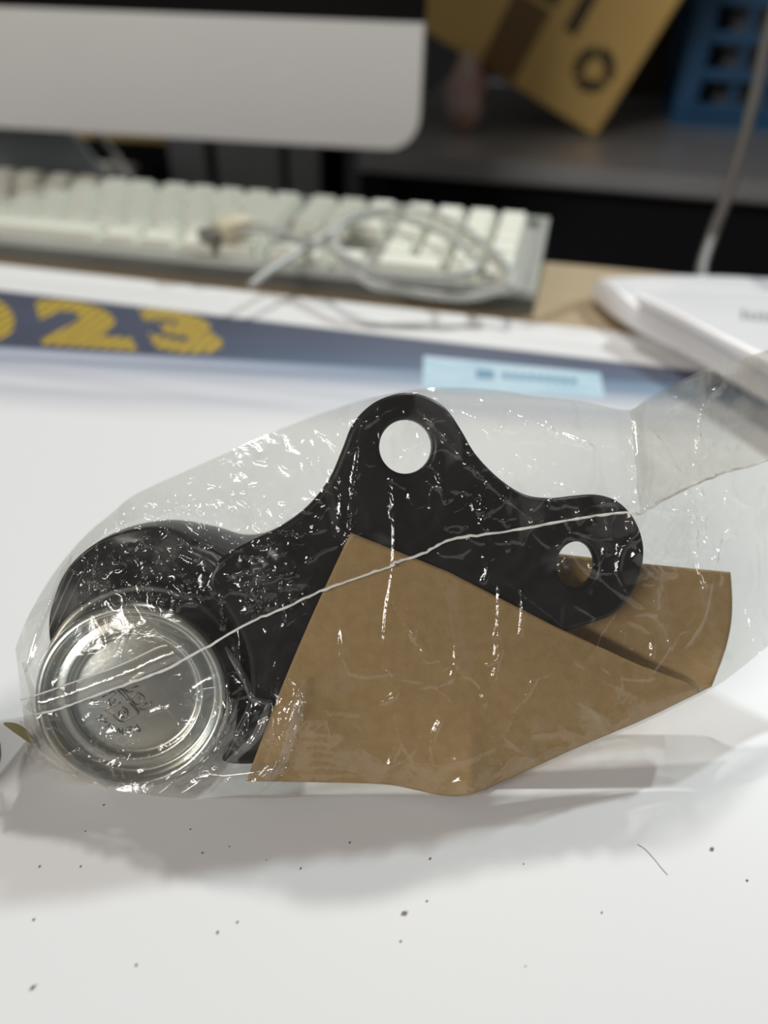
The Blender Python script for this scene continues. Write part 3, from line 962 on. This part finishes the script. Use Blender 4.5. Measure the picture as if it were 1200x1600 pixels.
capprof = [(21.3, -1.0), (21.4, 0.6), (21.0, 1.3), (20.3, 1.7), (19.8, 2.4), (19.6, 4), (19.5, 8), (19.45, 10.6), (19.25, 11.8), (18.8, 12.6), (18.2, 12.95), (17.6, 12.9), (17.1, 12.4), (16.8, 11.6), (16.6, 10.8),
           (16.3, 10.3), (15.8, 10.15), (15.2, 10.3), (14.2, 10.5), (13.5, 10.5), (13.15, 10.2), (12.95, 9.6), (12.6, 9.1), (12.0, 8.95), (11.0, 9.05), (8, 9.45), (4, 9.75), (0, 9.85)]
cp = [(r * MM * CS, w * MM + CW) for r, w in capprof]
cp = [tuple(p) for p in catmull([np.array(p) for p in cp], 3)]
cp[-1] = (0.0, cp[-1][1])
me = lathe_me('cap', cp, 128)
for v in me.vertices: v.co.x += CAPC[0]; v.co.y += CAPC[1]
capo = mkobj('cap', me, M['zinc'], joint, True); capo['label'] = 'shiny zinc plated cap with raised rings'

# stamped marks on the cap, raised strokes traced as they show
S10 = 10.909
strokes = [
    [(485, 195), (845, 590)], [(545, 175), (850, 560)], [(485, 195), (545, 175)],
    [(845, 590), (700, 665), (580, 735), (500, 720), (440, 675), (400, 610)],
    [(560, 490), (500, 560), (520, 640), (600, 660), (650, 600), (630, 520), (560, 490)], [(580, 540), (610, 590)],
    [(270, 550), (370, 480), (530, 405)], [(370, 470), (330, 370), (390, 290), (450, 240)], [(400, 420), (440, 350)],
    [(215, 320), (420, 205)],
    [(580, 165), (650, 225), (740, 215)], [(640, 185), (830, 125)],
    [(830, 240), (740, 310), (730, 370), (800, 440), (900, 400), (930, 310), (830, 240)], [(830, 320), (880, 340)],
    [(840, 490), (920, 530), (1050, 440), (1045, 380)], [(900, 460), (980, 415)],
    [(20, 380), (90, 395), (140, 385)],
    [(105, 690), (200, 630), (170, 720), (270, 690)], [(180, 740), (300, 750)],
    [(270, 840), (330, 780), (330, 850), (410, 790), (370, 890), (440, 860)],
    [(450, 930), (480, 850), (520, 940), (550, 850), (560, 960)],
    [(610, 850), (720, 830), (620, 890), (730, 890), (640, 950), (750, 920)],
    [(760, 870), (790, 790), (860, 890), (800, 900)], [(860, 890), (850, 915)],
]
vv, ff = [], []
for s in strokes:
    pts = []
    for x, y in s:
        q = PL(140 + x / S10, 1060 + y / S10, 0.0096 + CW); pts.append((q[0], q[1], 0.00990 - 6.1 * ((q[0] - CAPC[0]) ** 2 + (q[1] - CAPC[1]) ** 2) + CW))
    pts = catmull(pts, 4) if len(pts) > 2 else pts
    t = tube_me('t', pts, 0.00017, 6)
    k = len(vv); vv += [tuple(v.co) for v in t.vertices]; ff += [tuple(k + i for i in p.vertices) for p in t.polygons]
    bpy.data.meshes.remove(t)
o = mkobj('stamped_marks', mesh('stamped_marks', vv, ff), M['zinctext'], joint, True)
o.parent = capo

# stud and rubber boot at the back, resting on the sheet
stl = 0.030
while zof(CAPC[0], CAPC[1], -stl) - 0.006 < 0.0015: stl -= 0.0005
stl = max(stl, 0.0290)
me = lathe_me('dust_boot', [(0.0, -0.0240), (0.0115, -0.0241), (0.0118, -0.0250), (0.0108, -0.0258), (0.0095, -0.0266), (0.007, -0.0270), (0.0, -0.0271)], 48)
for v in me.vertices:
    v.co.x += CAPC[0]; v.co.y += CAPC[1] + 0.004
    lo = wmin(v.co.x, v.co.y, 0.001)
    if v.co.z < lo: v.co.z = lo
mkobj('dust_boot', me, M['rubber'], joint, True)
me = lathe_me('stud', [(0, -0.0265), (0.0052, -0.0266), (0.005, -stl + 0.001), (0.0042, -stl), (0, -stl)], 32)
for v in me.vertices:
    v.co.x += CAPC[0]; v.co.y += CAPC[1] + 0.006
    lo = wmin(v.co.x, v.co.y, 0.001)
    if v.co.z < lo: v.co.z = lo
mkobj('stud', me, M['zinc'], joint, True)

# ------------------------------------------------------------------ kraft paper folded round the bracket
kr = empty('kraft_paper'); kr.matrix_world = OM
tag(kr, 'brown kraft paper folded around the black bracket inside the clear bag', 'paper')


def resample(P, n):
    P = [np.array(p, float) for p in P]
    L_ = [0]
    for a, b in zip(P[:-1], P[1:]): L_.append(L_[-1] + np.linalg.norm(b - a))
    L_ = np.array(L_) / L_[-1]; t = np.linspace(0, 1, n)
    A = np.array(P)
    return np.stack([np.interp(t, L_, A[:, k]) for k in range(A.shape[1])], 1)


nS, nT = 120, 60
topE = resample([(548, 832), (700, 893), (870, 980), (1000, 1040), (1072, 1066)], nS)
botE = resample(catmull([(385, 1220), (500, 1222), (600, 1225), (650, 1234), (695, 1243), (738, 1240), (800, 1214), (900, 1168), (1000, 1126), (1092, 1082)], 6), nS)
s = np.linspace(0, 1, nS)[:, None]; t = np.linspace(0, 1, nT)[None, :]
lft = 22 * np.sin(np.pi * t) * (1 - s) ** 6              # the left edge bows a little
KPX = topE[:, None, 0] * (1 - t) + botE[:, None, 0] * t - lft * 0.3
KPY = topE[:, None, 1] * (1 - t) + botE[:, None, 1] * t
KWW = 0.0009 + 0.0030 * np.sin(np.pi * np.clip(s * 0.9 + 0.05, 0, 1)) * np.sin(np.pi * t * 0.85) ** 1.2
KWW = KWW + 0.0030 * sstep(0.40, 1.0, t) * np.exp(-np.abs(KPX - 735) / 45)            # upright fold
KWW = KWW + 0.0016 * np.exp(-(((KPX - 470) / 55) ** 2 + ((KPY - 1130) / 50) ** 2))     # dent by the cap
KWW = KWW + 0.0005 * np.sin(KPX / 60 + KPY / 90) * t
KWW = np.maximum(KWW, 0.0008)
Ku = np.zeros_like(KWW); Kv = np.zeros_like(KWW)
for i in range(nS):
    for j in range(nT):
        q = PL(KPX[i, j], KPY[i, j], KWW[i, j]); Ku[i, j], Kv[i, j] = q
vv = [(Ku[i, j], Kv[i, j], KWW[i, j]) for i in range(nS) for j in range(nT)]
ff = [(i * nT + j, i * nT + j + 1, (i + 1) * nT + j + 1, (i + 1) * nT + j) for i in range(nS - 1) for j in range(nT - 1)]
o = mkobj('front_leaf', mesh('front_leaf', vv, ff), M['kraft'], kr, True)
md = o.modifiers.new('thickness', 'SOLIDIFY'); md.thickness = 0.0003; md.offset = 0

# back leaf, passing behind the right ear
bT = resample([(700, 845), (880, 866), (1000, 880), (1141, 894)], 50)
bB = resample([(738, 1240), (820, 1205), (900, 1168), (1000, 1126), (1060, 1098), (1112, 1072)], 50)
nB = 40
vv = []
for i in range(50):
    for j in range(nB):
        t_ = j / (nB - 1); s_ = i / 49
        x = bT[i, 0] * (1 - t_) + bB[i, 0] * t_ + 14 * math.sin(math.pi * t_) * s_ ** 4
        y = bT[i, 1] * (1 - t_) + bB[i, 1] * t_
        w = -0.0085 * (1 - t_ ** 2.5) + 0.0002 - 0.0010 * math.sin(3 * s_ + 4 * t_) * (1 - t_)
        q = PL(x, y, w)
        w = max(w, wmin(q[0], q[1], 0.0009)); q = PL(x, y, w)
        vv.append((q[0], q[1], w))
ff = [(i * nB + j, i * nB + j + 1, (i + 1) * nB + j + 1, (i + 1) * nB + j) for i in range(49) for j in range(nB - 1)]
o = mkobj('back_leaf', mesh('back_leaf', vv, ff), M['kraft'], kr, True)
md = o.modifiers.new('thickness', 'SOLIDIFY'); md.thickness = 0.0003; md.offset = 0

# ------------------------------------------------------------------ clear plastic bag: a film stretched over the part (obstacle problem)
bag = empty('plastic_bag'); bag.matrix_world = OM
tag(bag, 'crinkled clear plastic bag with a white sealed seam around the ball joint', 'bag')
top_px = [(24, 1012), (45, 960), (85, 892), (130, 838), (175, 800), (205, 775), (245, 755), (330, 717), (440, 668), (545, 630), (600, 617), (650, 608), (720, 604), (790, 610), (830, 617), (910, 626), (980, 640), (1010, 622), (1060, 595), (1110, 573), (1200, 545), (1290, 512), (1370, 480)]
bot_px = [(44, 1183), (70, 1196), (110, 1210), (160, 1230), (220, 1241), (290, 1247), (360, 1247), (430, 1247), (500, 1244), (560, 1243), (620, 1244), (690, 1246), (742, 1243), (800, 1219), (900, 1174), (1000, 1132), (1060, 1103), (1110, 1078), (1150, 1050), (1200, 1010), (1290, 940), (1370, 890)]
NX, NY = 520, 240
topP = resample(catmull(top_px, 6), NX); botP = resample(catmull(bot_px, 6), NX)


def to_uv(P, w):
    return np.array([PL(a, b, w) for a, b in P])


WE = -0.0016
tail = sstep(0.80, 1.0, np.linspace(0, 1, NX))
edge_top = WE - 0.002 * np.linspace(0, 1, NX) - 0.034 * tail
edge_bot = -0.0001 - 0.012 * tail
lf = 1 - sstep(150, 500, topP[:, 0]); edge_top = edge_top - 0.0130 * lf
lf = 1 - sstep(160, 440, botP[:, 0]); edge_bot = edge_bot - 0.0090 * lf
for k in range(NX):                                   # the rim of the bag never dips under the sheet
    for P_, E_ in ((topP, edge_top), (botP, edge_bot)):
        for _ in range(3):
            q_ = PL(P_[k, 0], P_[k, 1], E_[k]); E_[k] = max(E_[k], wmin(q_[0], q_[1], 0.0006))
tu = np.array([PL(a, b, w) for (a, b), w in zip(topP, edge_top)]); bu = np.array([PL(a, b, w) for (a, b), w in zip(botP, edge_bot)])
t = np.linspace(0, 1, NY)[None, :, None]
G = bu[:, None, :] * (1 - t) + tu[:, None, :] * t
gu, gv = G[..., 0], G[..., 1]
t2 = t[..., 0]
edge = edge_bot[:, None] * (1 - t2) + edge_top[:, None] * t2


def inside(poly, X, Y):
    P = np.array(poly); r_ = np.zeros(X.shape, bool)
    j = len(P) - 1
    for i in range(len(P)):
        xi, yi = P[i]; xj, yj = P[j]
        c = ((yi > Y) != (yj > Y)) & (X < (xj - xi) * (Y - yi) / (yj - yi + 1e-15) + xi)
        r_ ^= c; j = i
    return r_


OFF = 0.00035
obs = np.full(gu.shape, -1.0)
obs = np.where(inside(plate_uv, gu, gv), np.maximum(obs, 0.0 + OFF), obs)
rc = np.hypot(gu - CAPC[0], gv - CAPC[1])
obs = np.where(rc < 0.0193 * CS, np.maximum(obs, 0.01295 + CW + OFF), obs)
obs = np.where((rc >= 0.0193 * CS) & (rc < 0.0214 * CS), np.maximum(obs, 0.0025 + CW), obs)
# kraft leaf: nearest sample
kp = np.stack([Ku[::2, ::2].ravel(), Kv[::2, ::2].ravel()], 1); kw = KWW[::2, ::2].ravel()
cell = 0.0015
kd = {}
kpoly = [(Ku[i, 0], Kv[i, 0]) for i in range(nS)] + [(Ku[-1, j], Kv[-1, j]) for j in range(nT)] + [(Ku[i, -1], Kv[i, -1]) for i in range(nS - 1, -1, -1)] + [(Ku[0, j], Kv[0, j]) for j in range(nT - 1, -1, -1)]
H_ = np.array(hv[:NR * nO])[::2]
for poly_, kp, kw in ((kpoly, kp, kw + 0.0005), (hs_uv, H_[:, :2], H_[:, 2] + OFF)):
  idx = np.argwhere(inside(poly_, gu, gv))
  for ch in np.array_split(idx, max(1, len(idx) // 2000)):
    X = gu[ch[:, 0], ch[:, 1]]; Y = gv[ch[:, 0], ch[:, 1]]
    D2 = (X[:, None] - kp[None, :, 0]) ** 2 + (Y[:, None] - kp[None, :, 1]) ** 2
    obs[ch[:, 0], ch[:, 1]] = np.maximum(obs[ch[:, 0], ch[:, 1]], kw[np.argmin(D2, 1)])


def membrane(obst, edge, sgn=1, iters=(600, 500, 400)):
    """coarse to fine projected relaxation"""
    W0 = None
    for lev, it in zip((4, 2, 1), iters):
        ob = obst[::lev, ::lev].copy(); ed = edge[::lev, ::lev]
        if W0 is None:
            W_ = np.maximum(ed, ob)
        else:
            a = np.repeat(np.repeat(W0, 2, 0), 2, 1)[:ob.shape[0], :ob.shape[1]]
            if a.shape != ob.shape:
                a = np.pad(a, ((0, ob.shape[0] - a.shape[0]), (0, ob.shape[1] - a.shape[1])), mode='edge')
            W_ = a
        B_ = np.ones(ob.shape, bool); B_[1:-1, 1:-1] = False
        W_[B_] = ed[B_]
        ob[B_] = ed[B_]
        for _ in range(it):
            A = 0.25 * (W_[:-2, 1:-1] + W_[2:, 1:-1] + W_[1:-1, :-2] + W_[1:-1, 2:])
            W_[1:-1, 1:-1] = np.maximum(A, ob[1:-1, 1:-1])
        W0 = W_
    return W0


Wf = membrane(obs, edge)

# creases: ridges along traced folds, plus many small random crinkles
cr = np.zeros_like(Wf)


def crease(P, amp, wid, asym=0.5):
    P = [np.array(p) for p in P]
    lo = np.min(P, 0) - 4 * wid; hi = np.max(P, 0) + 4 * wid
    m = (gu > lo[0]) & (gu < hi[0]) & (gv > lo[1]) & (gv < hi[1])
    if not m.any(): return
    X, Y = gu[m], gv[m]
    best = np.full(X.shape, 1e9); tt = np.zeros(X.shape)
    n = len(P) - 1
    for i in range(n):
        a, b = P[i], P[i + 1]; ab = b - a; l2 = ab @ ab + 1e-16
        k = np.clip(((X - a[0]) * ab[0] + (Y - a[1]) * ab[1]) / l2, 0, 1)
        dx, dy = X - a[0] - k * ab[0], Y - a[1] - k * ab[1]
        d = np.hypot(dx, dy); sd_ = np.sign(ab[0] * dy - ab[1] * dx)
        d = np.where(sd_ > 0, d, d * (1 + asym))
        bt = d < best
        best = np.where(bt, d, best); tt = np.where(bt, (i + k) / n, tt)
    fade = np.clip(np.minimum(tt, 1 - tt) * 5 + 0.15, 0, 1)
    cr[m] += amp * np.exp(-best / wid) * fade


folds = [
    ([(642, 624), (690, 676), (740, 732), (792, 778), (838, 815)], .8, .8), ([(642, 624), (600, 642), (577, 664)], .7, .8), ([(566, 668), (560, 720), (550, 790), (547, 832), (532, 856)], .9, .9),
    ([(612, 715), (617, 800), (615, 885), (603, 960), (598, 1040)], .5, .9), ([(640, 628), (660, 690), (684, 742), (690, 770)], .5, .5), ([(985, 642), (1008, 655), (1009, 690), (1003, 745), (1006, 800)], 1.5, 1.1),
    ([(1128, 575), (1165, 592), (1140, 615), (1128, 665), (1120, 740)], 1.6, 1.1), ([(1112, 770), (1108, 840), (1122, 920), (1148, 870), (1180, 815)], 1.3, .9), ([(722, 612), (790, 640), (860, 668), (940, 700)], .7, .9),
    ([(865, 632), (868, 672), (905, 690), (943, 700)], .9, .9), ([(203, 902), (198, 935), (225, 970), (265, 990), (318, 1010)], .9, .7), ([(372, 985), (378, 1050), (395, 1085), (425, 1098)], 1.1, 1.0),
    ([(425, 1092), (428, 1150), (418, 1190)], 1.0, .8), ([(470, 1060), (450, 1130), (430, 1190), (405, 1235)], 1.0, .9), ([(482, 1080), (462, 1150), (440, 1215)], .7, .7), ([(350, 1170), (300, 1200), (260, 1230)], .9, 1.0),
    ([(360, 1100), (345, 1160), (290, 1215)], .8, 1.2), ([(100, 880), (70, 950), (50, 1010), (35, 1070)], .8, .8), ([(128, 860), (95, 930), (62, 1010)], .7, .7), ([(1125, 905), (1100, 960), (1060, 1000), (1010, 1060)], .8, 1.0),
    ([(900, 860), (960, 920), (1030, 965), (1080, 1040)], .5, 1.2), ([(770, 890), (860, 960), (920, 1010)], .5, 1.4), ([(780, 905), (778, 960), (772, 1000)], .8, .6), ([(812, 915), (816, 950), (808, 1000)], .8, .6),
    ([(880, 745), (850, 780), (830, 800)], .9, .9), ([(420, 730), (400, 780), (385, 830)], .9, 1.0), ([(1060, 780), (1085, 840), (1092, 900)], .7, .7), ([(1030, 700), (1080, 735), (1130, 760)], .6, 1.0),
    ([(690, 1110), (672, 1150), (680, 1200)], .7, .9), ([(600, 1030), (620, 1075), (590, 1095)], .6, .8), ([(530, 850), (500, 860), (478, 880)], 1.1, .9), ([(420, 900), (408, 950), (395, 965)], 1.0, .8),
]
for P, a, w_ in folds:
    crease(PLs(catmull(P, 4), 0.002), a * 0.0012, w_ * 0.00055)


def randcr(n, x0, x1, y0, y1, lmin, lmax, amin, amax, wmm, dirn=None):
    for _ in range(n):
        x, y = rng.uniform(x0, x1), rng.uniform(y0, y1)
        q = rng.uniform(0, math.pi) if dirn is None else dirn + rng.normal(0, 0.45)
        l = rng.uniform(lmin, lmax)
        k = rng.normal(0, 0.25) * l
        dx, dy = math.cos(q) * l, math.sin(q) * l
        P = [(x, y), (x + dx / 2 - k * math.sin(q), y + dy / 2 + k * math.cos(q)), (x + dx, y + dy)]
        crease(PLs(catmull(P, 3), 0.002), rng.uniform(amin, amax) * rng.choice([1, 1, -0.6]), wmm * rng.uniform(0.7, 1.4))


randcr(300, 95, 470, 775, 950, 12, 50, .0004, .0010, .00040)
randcr(30, 60, 360, 960, 1210, 20, 80, .0001, .0003, .0006)
randcr(50, 300, 480, 1060, 1240, 20, 90, .0003, .0008, .0006, 2.0)
randcr(25, 35, 200, 1100, 1230, 15, 60, .0002, .0005, .0005)
randcr(60, 520, 780, 615, 830, 12, 60, .0003, .0008, .00042)
randcr(170, 690, 1195, 600, 870, 12, 80, .0004, .0011, .0005)
randcr(60, 440, 1150, 870, 1225, 15, 110, .0003, .0009, .0006)
randcr(110, 230, 560, 640, 830, 10, 50, .0003, .0008, .0004)
randcr(30, 950, 1200, 600, 1000, 60, 160, .0006, .0014, .0010, math.pi / 2)
randcr(14, 480, 1000, 880, 1180, 80, 200, .0005, .0011, .0010, 1.3)
win = np.clip(np.minimum.reduce([np.broadcast_to(t2, Wf.shape), np.broadcast_to(1 - t2, Wf.shape)]) * 18, 0, 1)
Wf2 = Wf + cr * win
Wf2[1:-1, 1:-1] = np.maximum(Wf2, obs + 0.00005)[1:-1, 1:-1]
Wf2 = np.maximum(Wf2, wmin(gu, gv, 0.0005))

# back film
obsb = np.full(gu.shape, -1.0)
obsb = np.where(inside(plate_uv, gu, gv), 0.0045, obsb)
obsb = np.where(inside(hs_uv, gu, gv), 0.0262, obsb)
obsb = np.where(np.hypot(gu - CAPC[0], gv - CAPC[1] - 0.004) < 0.0122, 0.0276, obsb)
obsb = np.where(np.hypot(gu - CAPC[0], gv - CAPC[1] - 0.006) < 0.0058, stl + 0.0003, obsb)
bpoly = PLs([(700, 845), (1141, 894), (1150, 980), (1112, 1072), (738, 1240)], -0.006)
obsb = np.where(inside(bpoly, gu, gv), np.maximum(obsb, 0.0102), obsb)
Wb = -membrane(obsb, -edge, iters=(300, 200, 200))
cr = np.zeros_like(Wf)
randcr(140, 60, 1190, 620, 1200, 20, 110, .0002, .0007, .0008)
Wb = Wb - np.abs(cr) * win
Wb = np.maximum(Wb, wmin(gu, gv, 0.0004))
Wb = np.minimum(Wb, Wf2)


def grid_mesh(name, U_, V_, W_, flip=False):
    nx, ny = U_.shape
    co = np.stack([U_, V_, W_], 2).reshape(-1, 3).astype(np.float32)
    i = np.arange(nx - 1)[:, None]; j = np.arange(ny - 1)[None, :]
    a = (i * ny + j).ravel()
    q = np.stack([a, a + ny, a + ny + 1, a + 1], 1)
    if flip: q = q[:, ::-1]
    me = bpy.data.meshes.new(name)
    me.vertices.add(len(co)); me.vertices.foreach_set('co', co.ravel())
    me.loops.add(q.size); me.loops.foreach_set('vertex_index', q.ravel().astype(np.int32))
    me.polygons.add(len(q)); me.polygons.foreach_set('loop_start', np.arange(0, q.size, 4, dtype=np.int32))
    me.update(calc_edges=True)
    return me


mkobj('front_film', grid_mesh('front_film', gu, gv, Wf2), M['film'], bag, True)
mkobj('back_film', grid_mesh('back_film', gu[::2, ::2], gv[::2, ::2], Wb[::2, ::2], True), M['filmback'], bag, True)


# seam lying on the front film
def film_w(u, v):
    k = np.argmin((gu - u) ** 2 + (gv - v) ** 2)
    return Wf2.ravel()[k]


def on_film(x, y, up=0.0002):
    w = 0.002
    for _ in range(6):
        q = PL(x, y, w); w = 0.5 * w + 0.5 * (film_w(q[0], q[1]) + up)
    q = PL(x, y, w)
    return np.array([q[0], q[1], film_w(q[0], q[1]) + up])


seam_px = [(50, 1116), (90, 1108), (140, 1090), (200, 1068), (260, 1046), (320, 1013), (385, 975), (440, 952), (500, 924), (560, 902), (612, 884), (617, 879), (660, 865), (705, 843), (780, 832), (860, 818), (930, 806), (985, 801), (1000, 803), (1030, 785), (1080, 760), (1118, 745), (1124, 741), (1170, 729), (1210, 716), (1280, 690)]
pts = [on_film(*p) for p in catmull(seam_px, 7)]
pts = [p + np.array([rng.normal(0, .00006), rng.normal(0, .00006), 0]) for p in pts]
o = mkobj('seam', tube_me('seam', pts, [0.00029 * rng.uniform(.75, 1.25) for _ in pts], 7), M['seam'], bag, True)
o['label'] = 'white sealed seam line'
# flap of the seal folded over the cap: strip between two lines
A_ = [on_film(*p, up=0.0003) for p in catmull([(30, 1095), (80, 1078), (130, 1060), (190, 1038), (245, 1012), (262, 1008)], 8)]
B_ = [on_film(*p, up=0.0007) for p in catmull([(50, 1116), (95, 1106), (145, 1087), (205, 1064), (255, 1042), (285, 1030)], 8)]
vv, ff = [], []
nf = len(A_)
for i in range(nf):
    for j in range(7):
        t_ = j / 6
        p = A_[i] * (1 - t_) + B_[i] * t_; p = p.copy(); p[2] += 0.0009 * math.sin(math.pi * t_)
        vv.append(p)
ff = [(i * 7 + j, i * 7 + j + 1, (i + 1) * 7 + j + 1, (i + 1) * 7 + j) for i in range(nf - 1) for j in range(6)]
mkobj('seal_flap', mesh('seal_flap', vv, ff), M['filmfold'], bag, True)
mkobj('seal_edge', tube_me('seal_edge', [p + np.array([0, 0, .0003]) for p in A_], 0.00018, 6), M['seam'], bag, True)
# bunched ribbons of film gathered below and right of the cap
for rp, wd in (([(478, 1058), (462, 1120), (440, 1190), (404, 1238)], 9), ([(366, 1090), (350, 1150), (310, 1196), (250, 1236)], 13), ([(448, 1196), (390, 1206), (330, 1214), (285, 1236)], 11), ([(420, 1098), (400, 1150), (360, 1190), (330, 1236)], 8), ([(352, 1010), (382, 1060), (396, 1092), (426, 1096)], 6),
               ([(112, 868), (84, 930), (58, 990), (40, 1050)], 7), ([(36, 1035), (70, 1150), (110, 1190), (170, 1228)], 8)):
    C_ = [np.array(p) for p in catmull(rp, 6)]
    vv = []
    for i, c in enumerate(C_):
        d = C_[min(i + 1, len(C_) - 1)] - C_[max(i - 1, 0)]; n_ = np.array([-d[1], d[0]]) / (np.linalg.norm(d) + 1e-9)
        k_ = i / (len(C_) - 1); ww = wd * (0.25 + 0.75 * math.sin(math.pi * k_)) * (1 + 0.25 * math.sin(9 * k_))
        for j in range(7):
            t_ = j / 6 * 2 - 1
            p = on_film(*(c + n_ * ww * t_), up=0.00025); p[2] += 0.0011 * (1 - t_ * t_) + 0.0003 * math.cos(t_ * 7)
            vv.append(p)
    ff = [(i * 7 + j, i * 7 + j + 1, (i + 1) * 7 + j + 1, (i + 1) * 7 + j) for i in range(len(C_) - 1) for j in range(6)]
    mkobj('film_gather', mesh('film_gather', vv, ff), M['filmmilk'], bag, True)
# extra fold of film at the tail
flo = [(985, 642), (1060, 600), (1165, 560), (1240, 535)]; fhi = [(1000, 800), (1060, 772), (1124, 742), (1240, 705)]
a_ = resample(flo, 30); b_ = resample(fhi, 30)
UU = np.zeros((30, 18)); VV = UU.copy(); WW = UU.copy()
for i in range(30):
    for j in range(18):
        t_ = j / 17
        p = on_film(*(a_[i] * (1 - t_) + b_[i] * t_), up=0.0006)
        UU[i, j], VV[i, j], WW[i, j] = p[0], p[1], p[2] + 0.0012 * math.sin(math.pi * t_) * math.sin(math.pi * min(1, i / 25)) + 0.0004 * math.sin(i) * math.sin(j * .8)
mkobj('tail_fold', grid_mesh('tail_fold', UU, VV, WW), M['filmfold'], bag, True)
# crumpled corner at the lower left with an olive sliver of film
P0 = [np.array([*PL(x, y, w), w]) for x, y, w in ((30, 1125, -.006), (38, 1165, -.007), (46, 1206, -.008), (80, 1213, -.008), (112, 1222, -.008), (140, 1224, -.008), (110, 1195, -.005), (75, 1165, -.004), (50, 1135, -.004))]
for p in P0: p[2] = max(p[2], wmin(p[0], p[1], 0.0006))
cen = sum(P0) / len(P0); cen[2] += 0.001
vv = [cen] + P0
mkobj('corner_fold', mesh('corner_fold', vv, [(0, i + 1, (i + 1) % len(P0) + 1) for i in range(len(P0))]), M['filmfold'], bag)
ol = [np.array([*PL(x, y, -.0060), -.0060]) for x, y in catmull([(5, 1130), (22, 1130), (38, 1138), (50, 1152), (53, 1162), (45, 1160), (30, 1150), (16, 1140)], 4, True)]
vv = [p for p in ol] + [p - np.array([0, 0, .0002]) for p in ol]
n = len(ol)
ff = [tuple(range(n)), tuple(range(2 * n - 1, n - 1, -1))] + [(i, n + i, n + (i + 1) % n, (i + 1) % n) for i in range(n)]
o = mkobj('film_sliver', mesh('film_sliver', vv, ff), M['olive'], bag); o['label'] = 'olive green sliver of film at the seal'

# ------------------------------------------------------------------ dark round thing at the left frame edge
kc = atz(-82, 1204)
knob = empty('round_knob', (kc[0], kc[1], 0.0)); tag(knob, 'dark round metal part with an olive rim, just entering at the left edge', 'metal part')
mkobj('body', lathe_me('body', [(0, 0.0), (0.0105, 0.0), (0.0112, 0.0006), (0.0115, 0.002), (0.0113, 0.0035), (0.0108, 0.0042), (0.0108, 0.012), (0.0100, 0.0135), (0, 0.0138)], 64), M['knob'], knob, True)
mkobj('rim', lathe_me('rim', [(0.01125, 0.0040), (0.0116, 0.0044), (0.0116, 0.0052), (0.0112, 0.0056), (0.01085, 0.0055)], 64), M['knobrim'], knob, True)

# ------------------------------------------------------------------ grit and a hair on the sheet
grit_px = [(162, 1258), (297, 1296), (316, 1333), (133, 1299), (358, 1323), (62, 1354), (126, 1354), (416, 1344), (371, 1441), (546, 1317), (672, 1342), (667, 1408), (626, 1471), (818, 1350), (821, 1510), (213, 1508), (53, 1437), (470, 1357), (340, 1457), (940, 1426), (1167, 1376)]
bm = bmesh.new(); bmesh.ops.create_icosphere(bm, subdivisions=1, radius=1.0)
for v in bm.verts: v.co *= random.uniform(0.7, 1.25)
gm = bpy.data.meshes.new('grit'); bm.to_mesh(gm); bm.free(); gm.materials.append(M['crumb'])
for x, y in grit_px:
    o = bpy.data.objects.new('grit_speck', gm); COL.objects.link(o)
    r_ = random.uniform(0.00013, 0.00026)
    p = atz(x, y); o.location = (p[0], p[1], r_ * 0.55); o.scale = (r_ * random.uniform(1, 1.7), r_, r_ * 0.6); o.rotation_euler = (0, 0, random.uniform(0, 3))
    tag(o, 'tiny dark grit speck on the white sheet below the bag', 'grit', 'dark grit specks on the white sheet')
gm2 = gm.copy(); gm2.materials.clear(); gm2.materials.append(M['grit'])
for x, y, sx_, rz, lab in ((632, 1427, 0.00085, -0.2, 'larger olive grey crumb below the kraft paper, alone on the sheet'), (52, 1543, 0.0006, 0.3, 'pale brown crumb near the lower left corner of the sheet'), (1112, 1327, 0.0006, -0.5, 'pale tan crumb right of the fine hair')):
    o = bpy.data.objects.new('crumb', gm2); COL.objects.link(o); p = atz(x, y)
    o.location = (p[0], p[1], 0.00024); o.scale = (sx_, 0.00038, 0.0003); o.rotation_euler = (0, 0, rz); tag(o, lab, 'crumb')
hp = [atz(x, y, .00008) for x, y in catmull([(996, 1319), (1008, 1327), (1022, 1342), (1034, 1357), (1043, 1367)], 5)]
tag(mkobj('hair', tube_me('hair', hp, 0.00004, 5), M['crumb'], None, True), 'fine dark hair lying on the white sheet', 'hair')
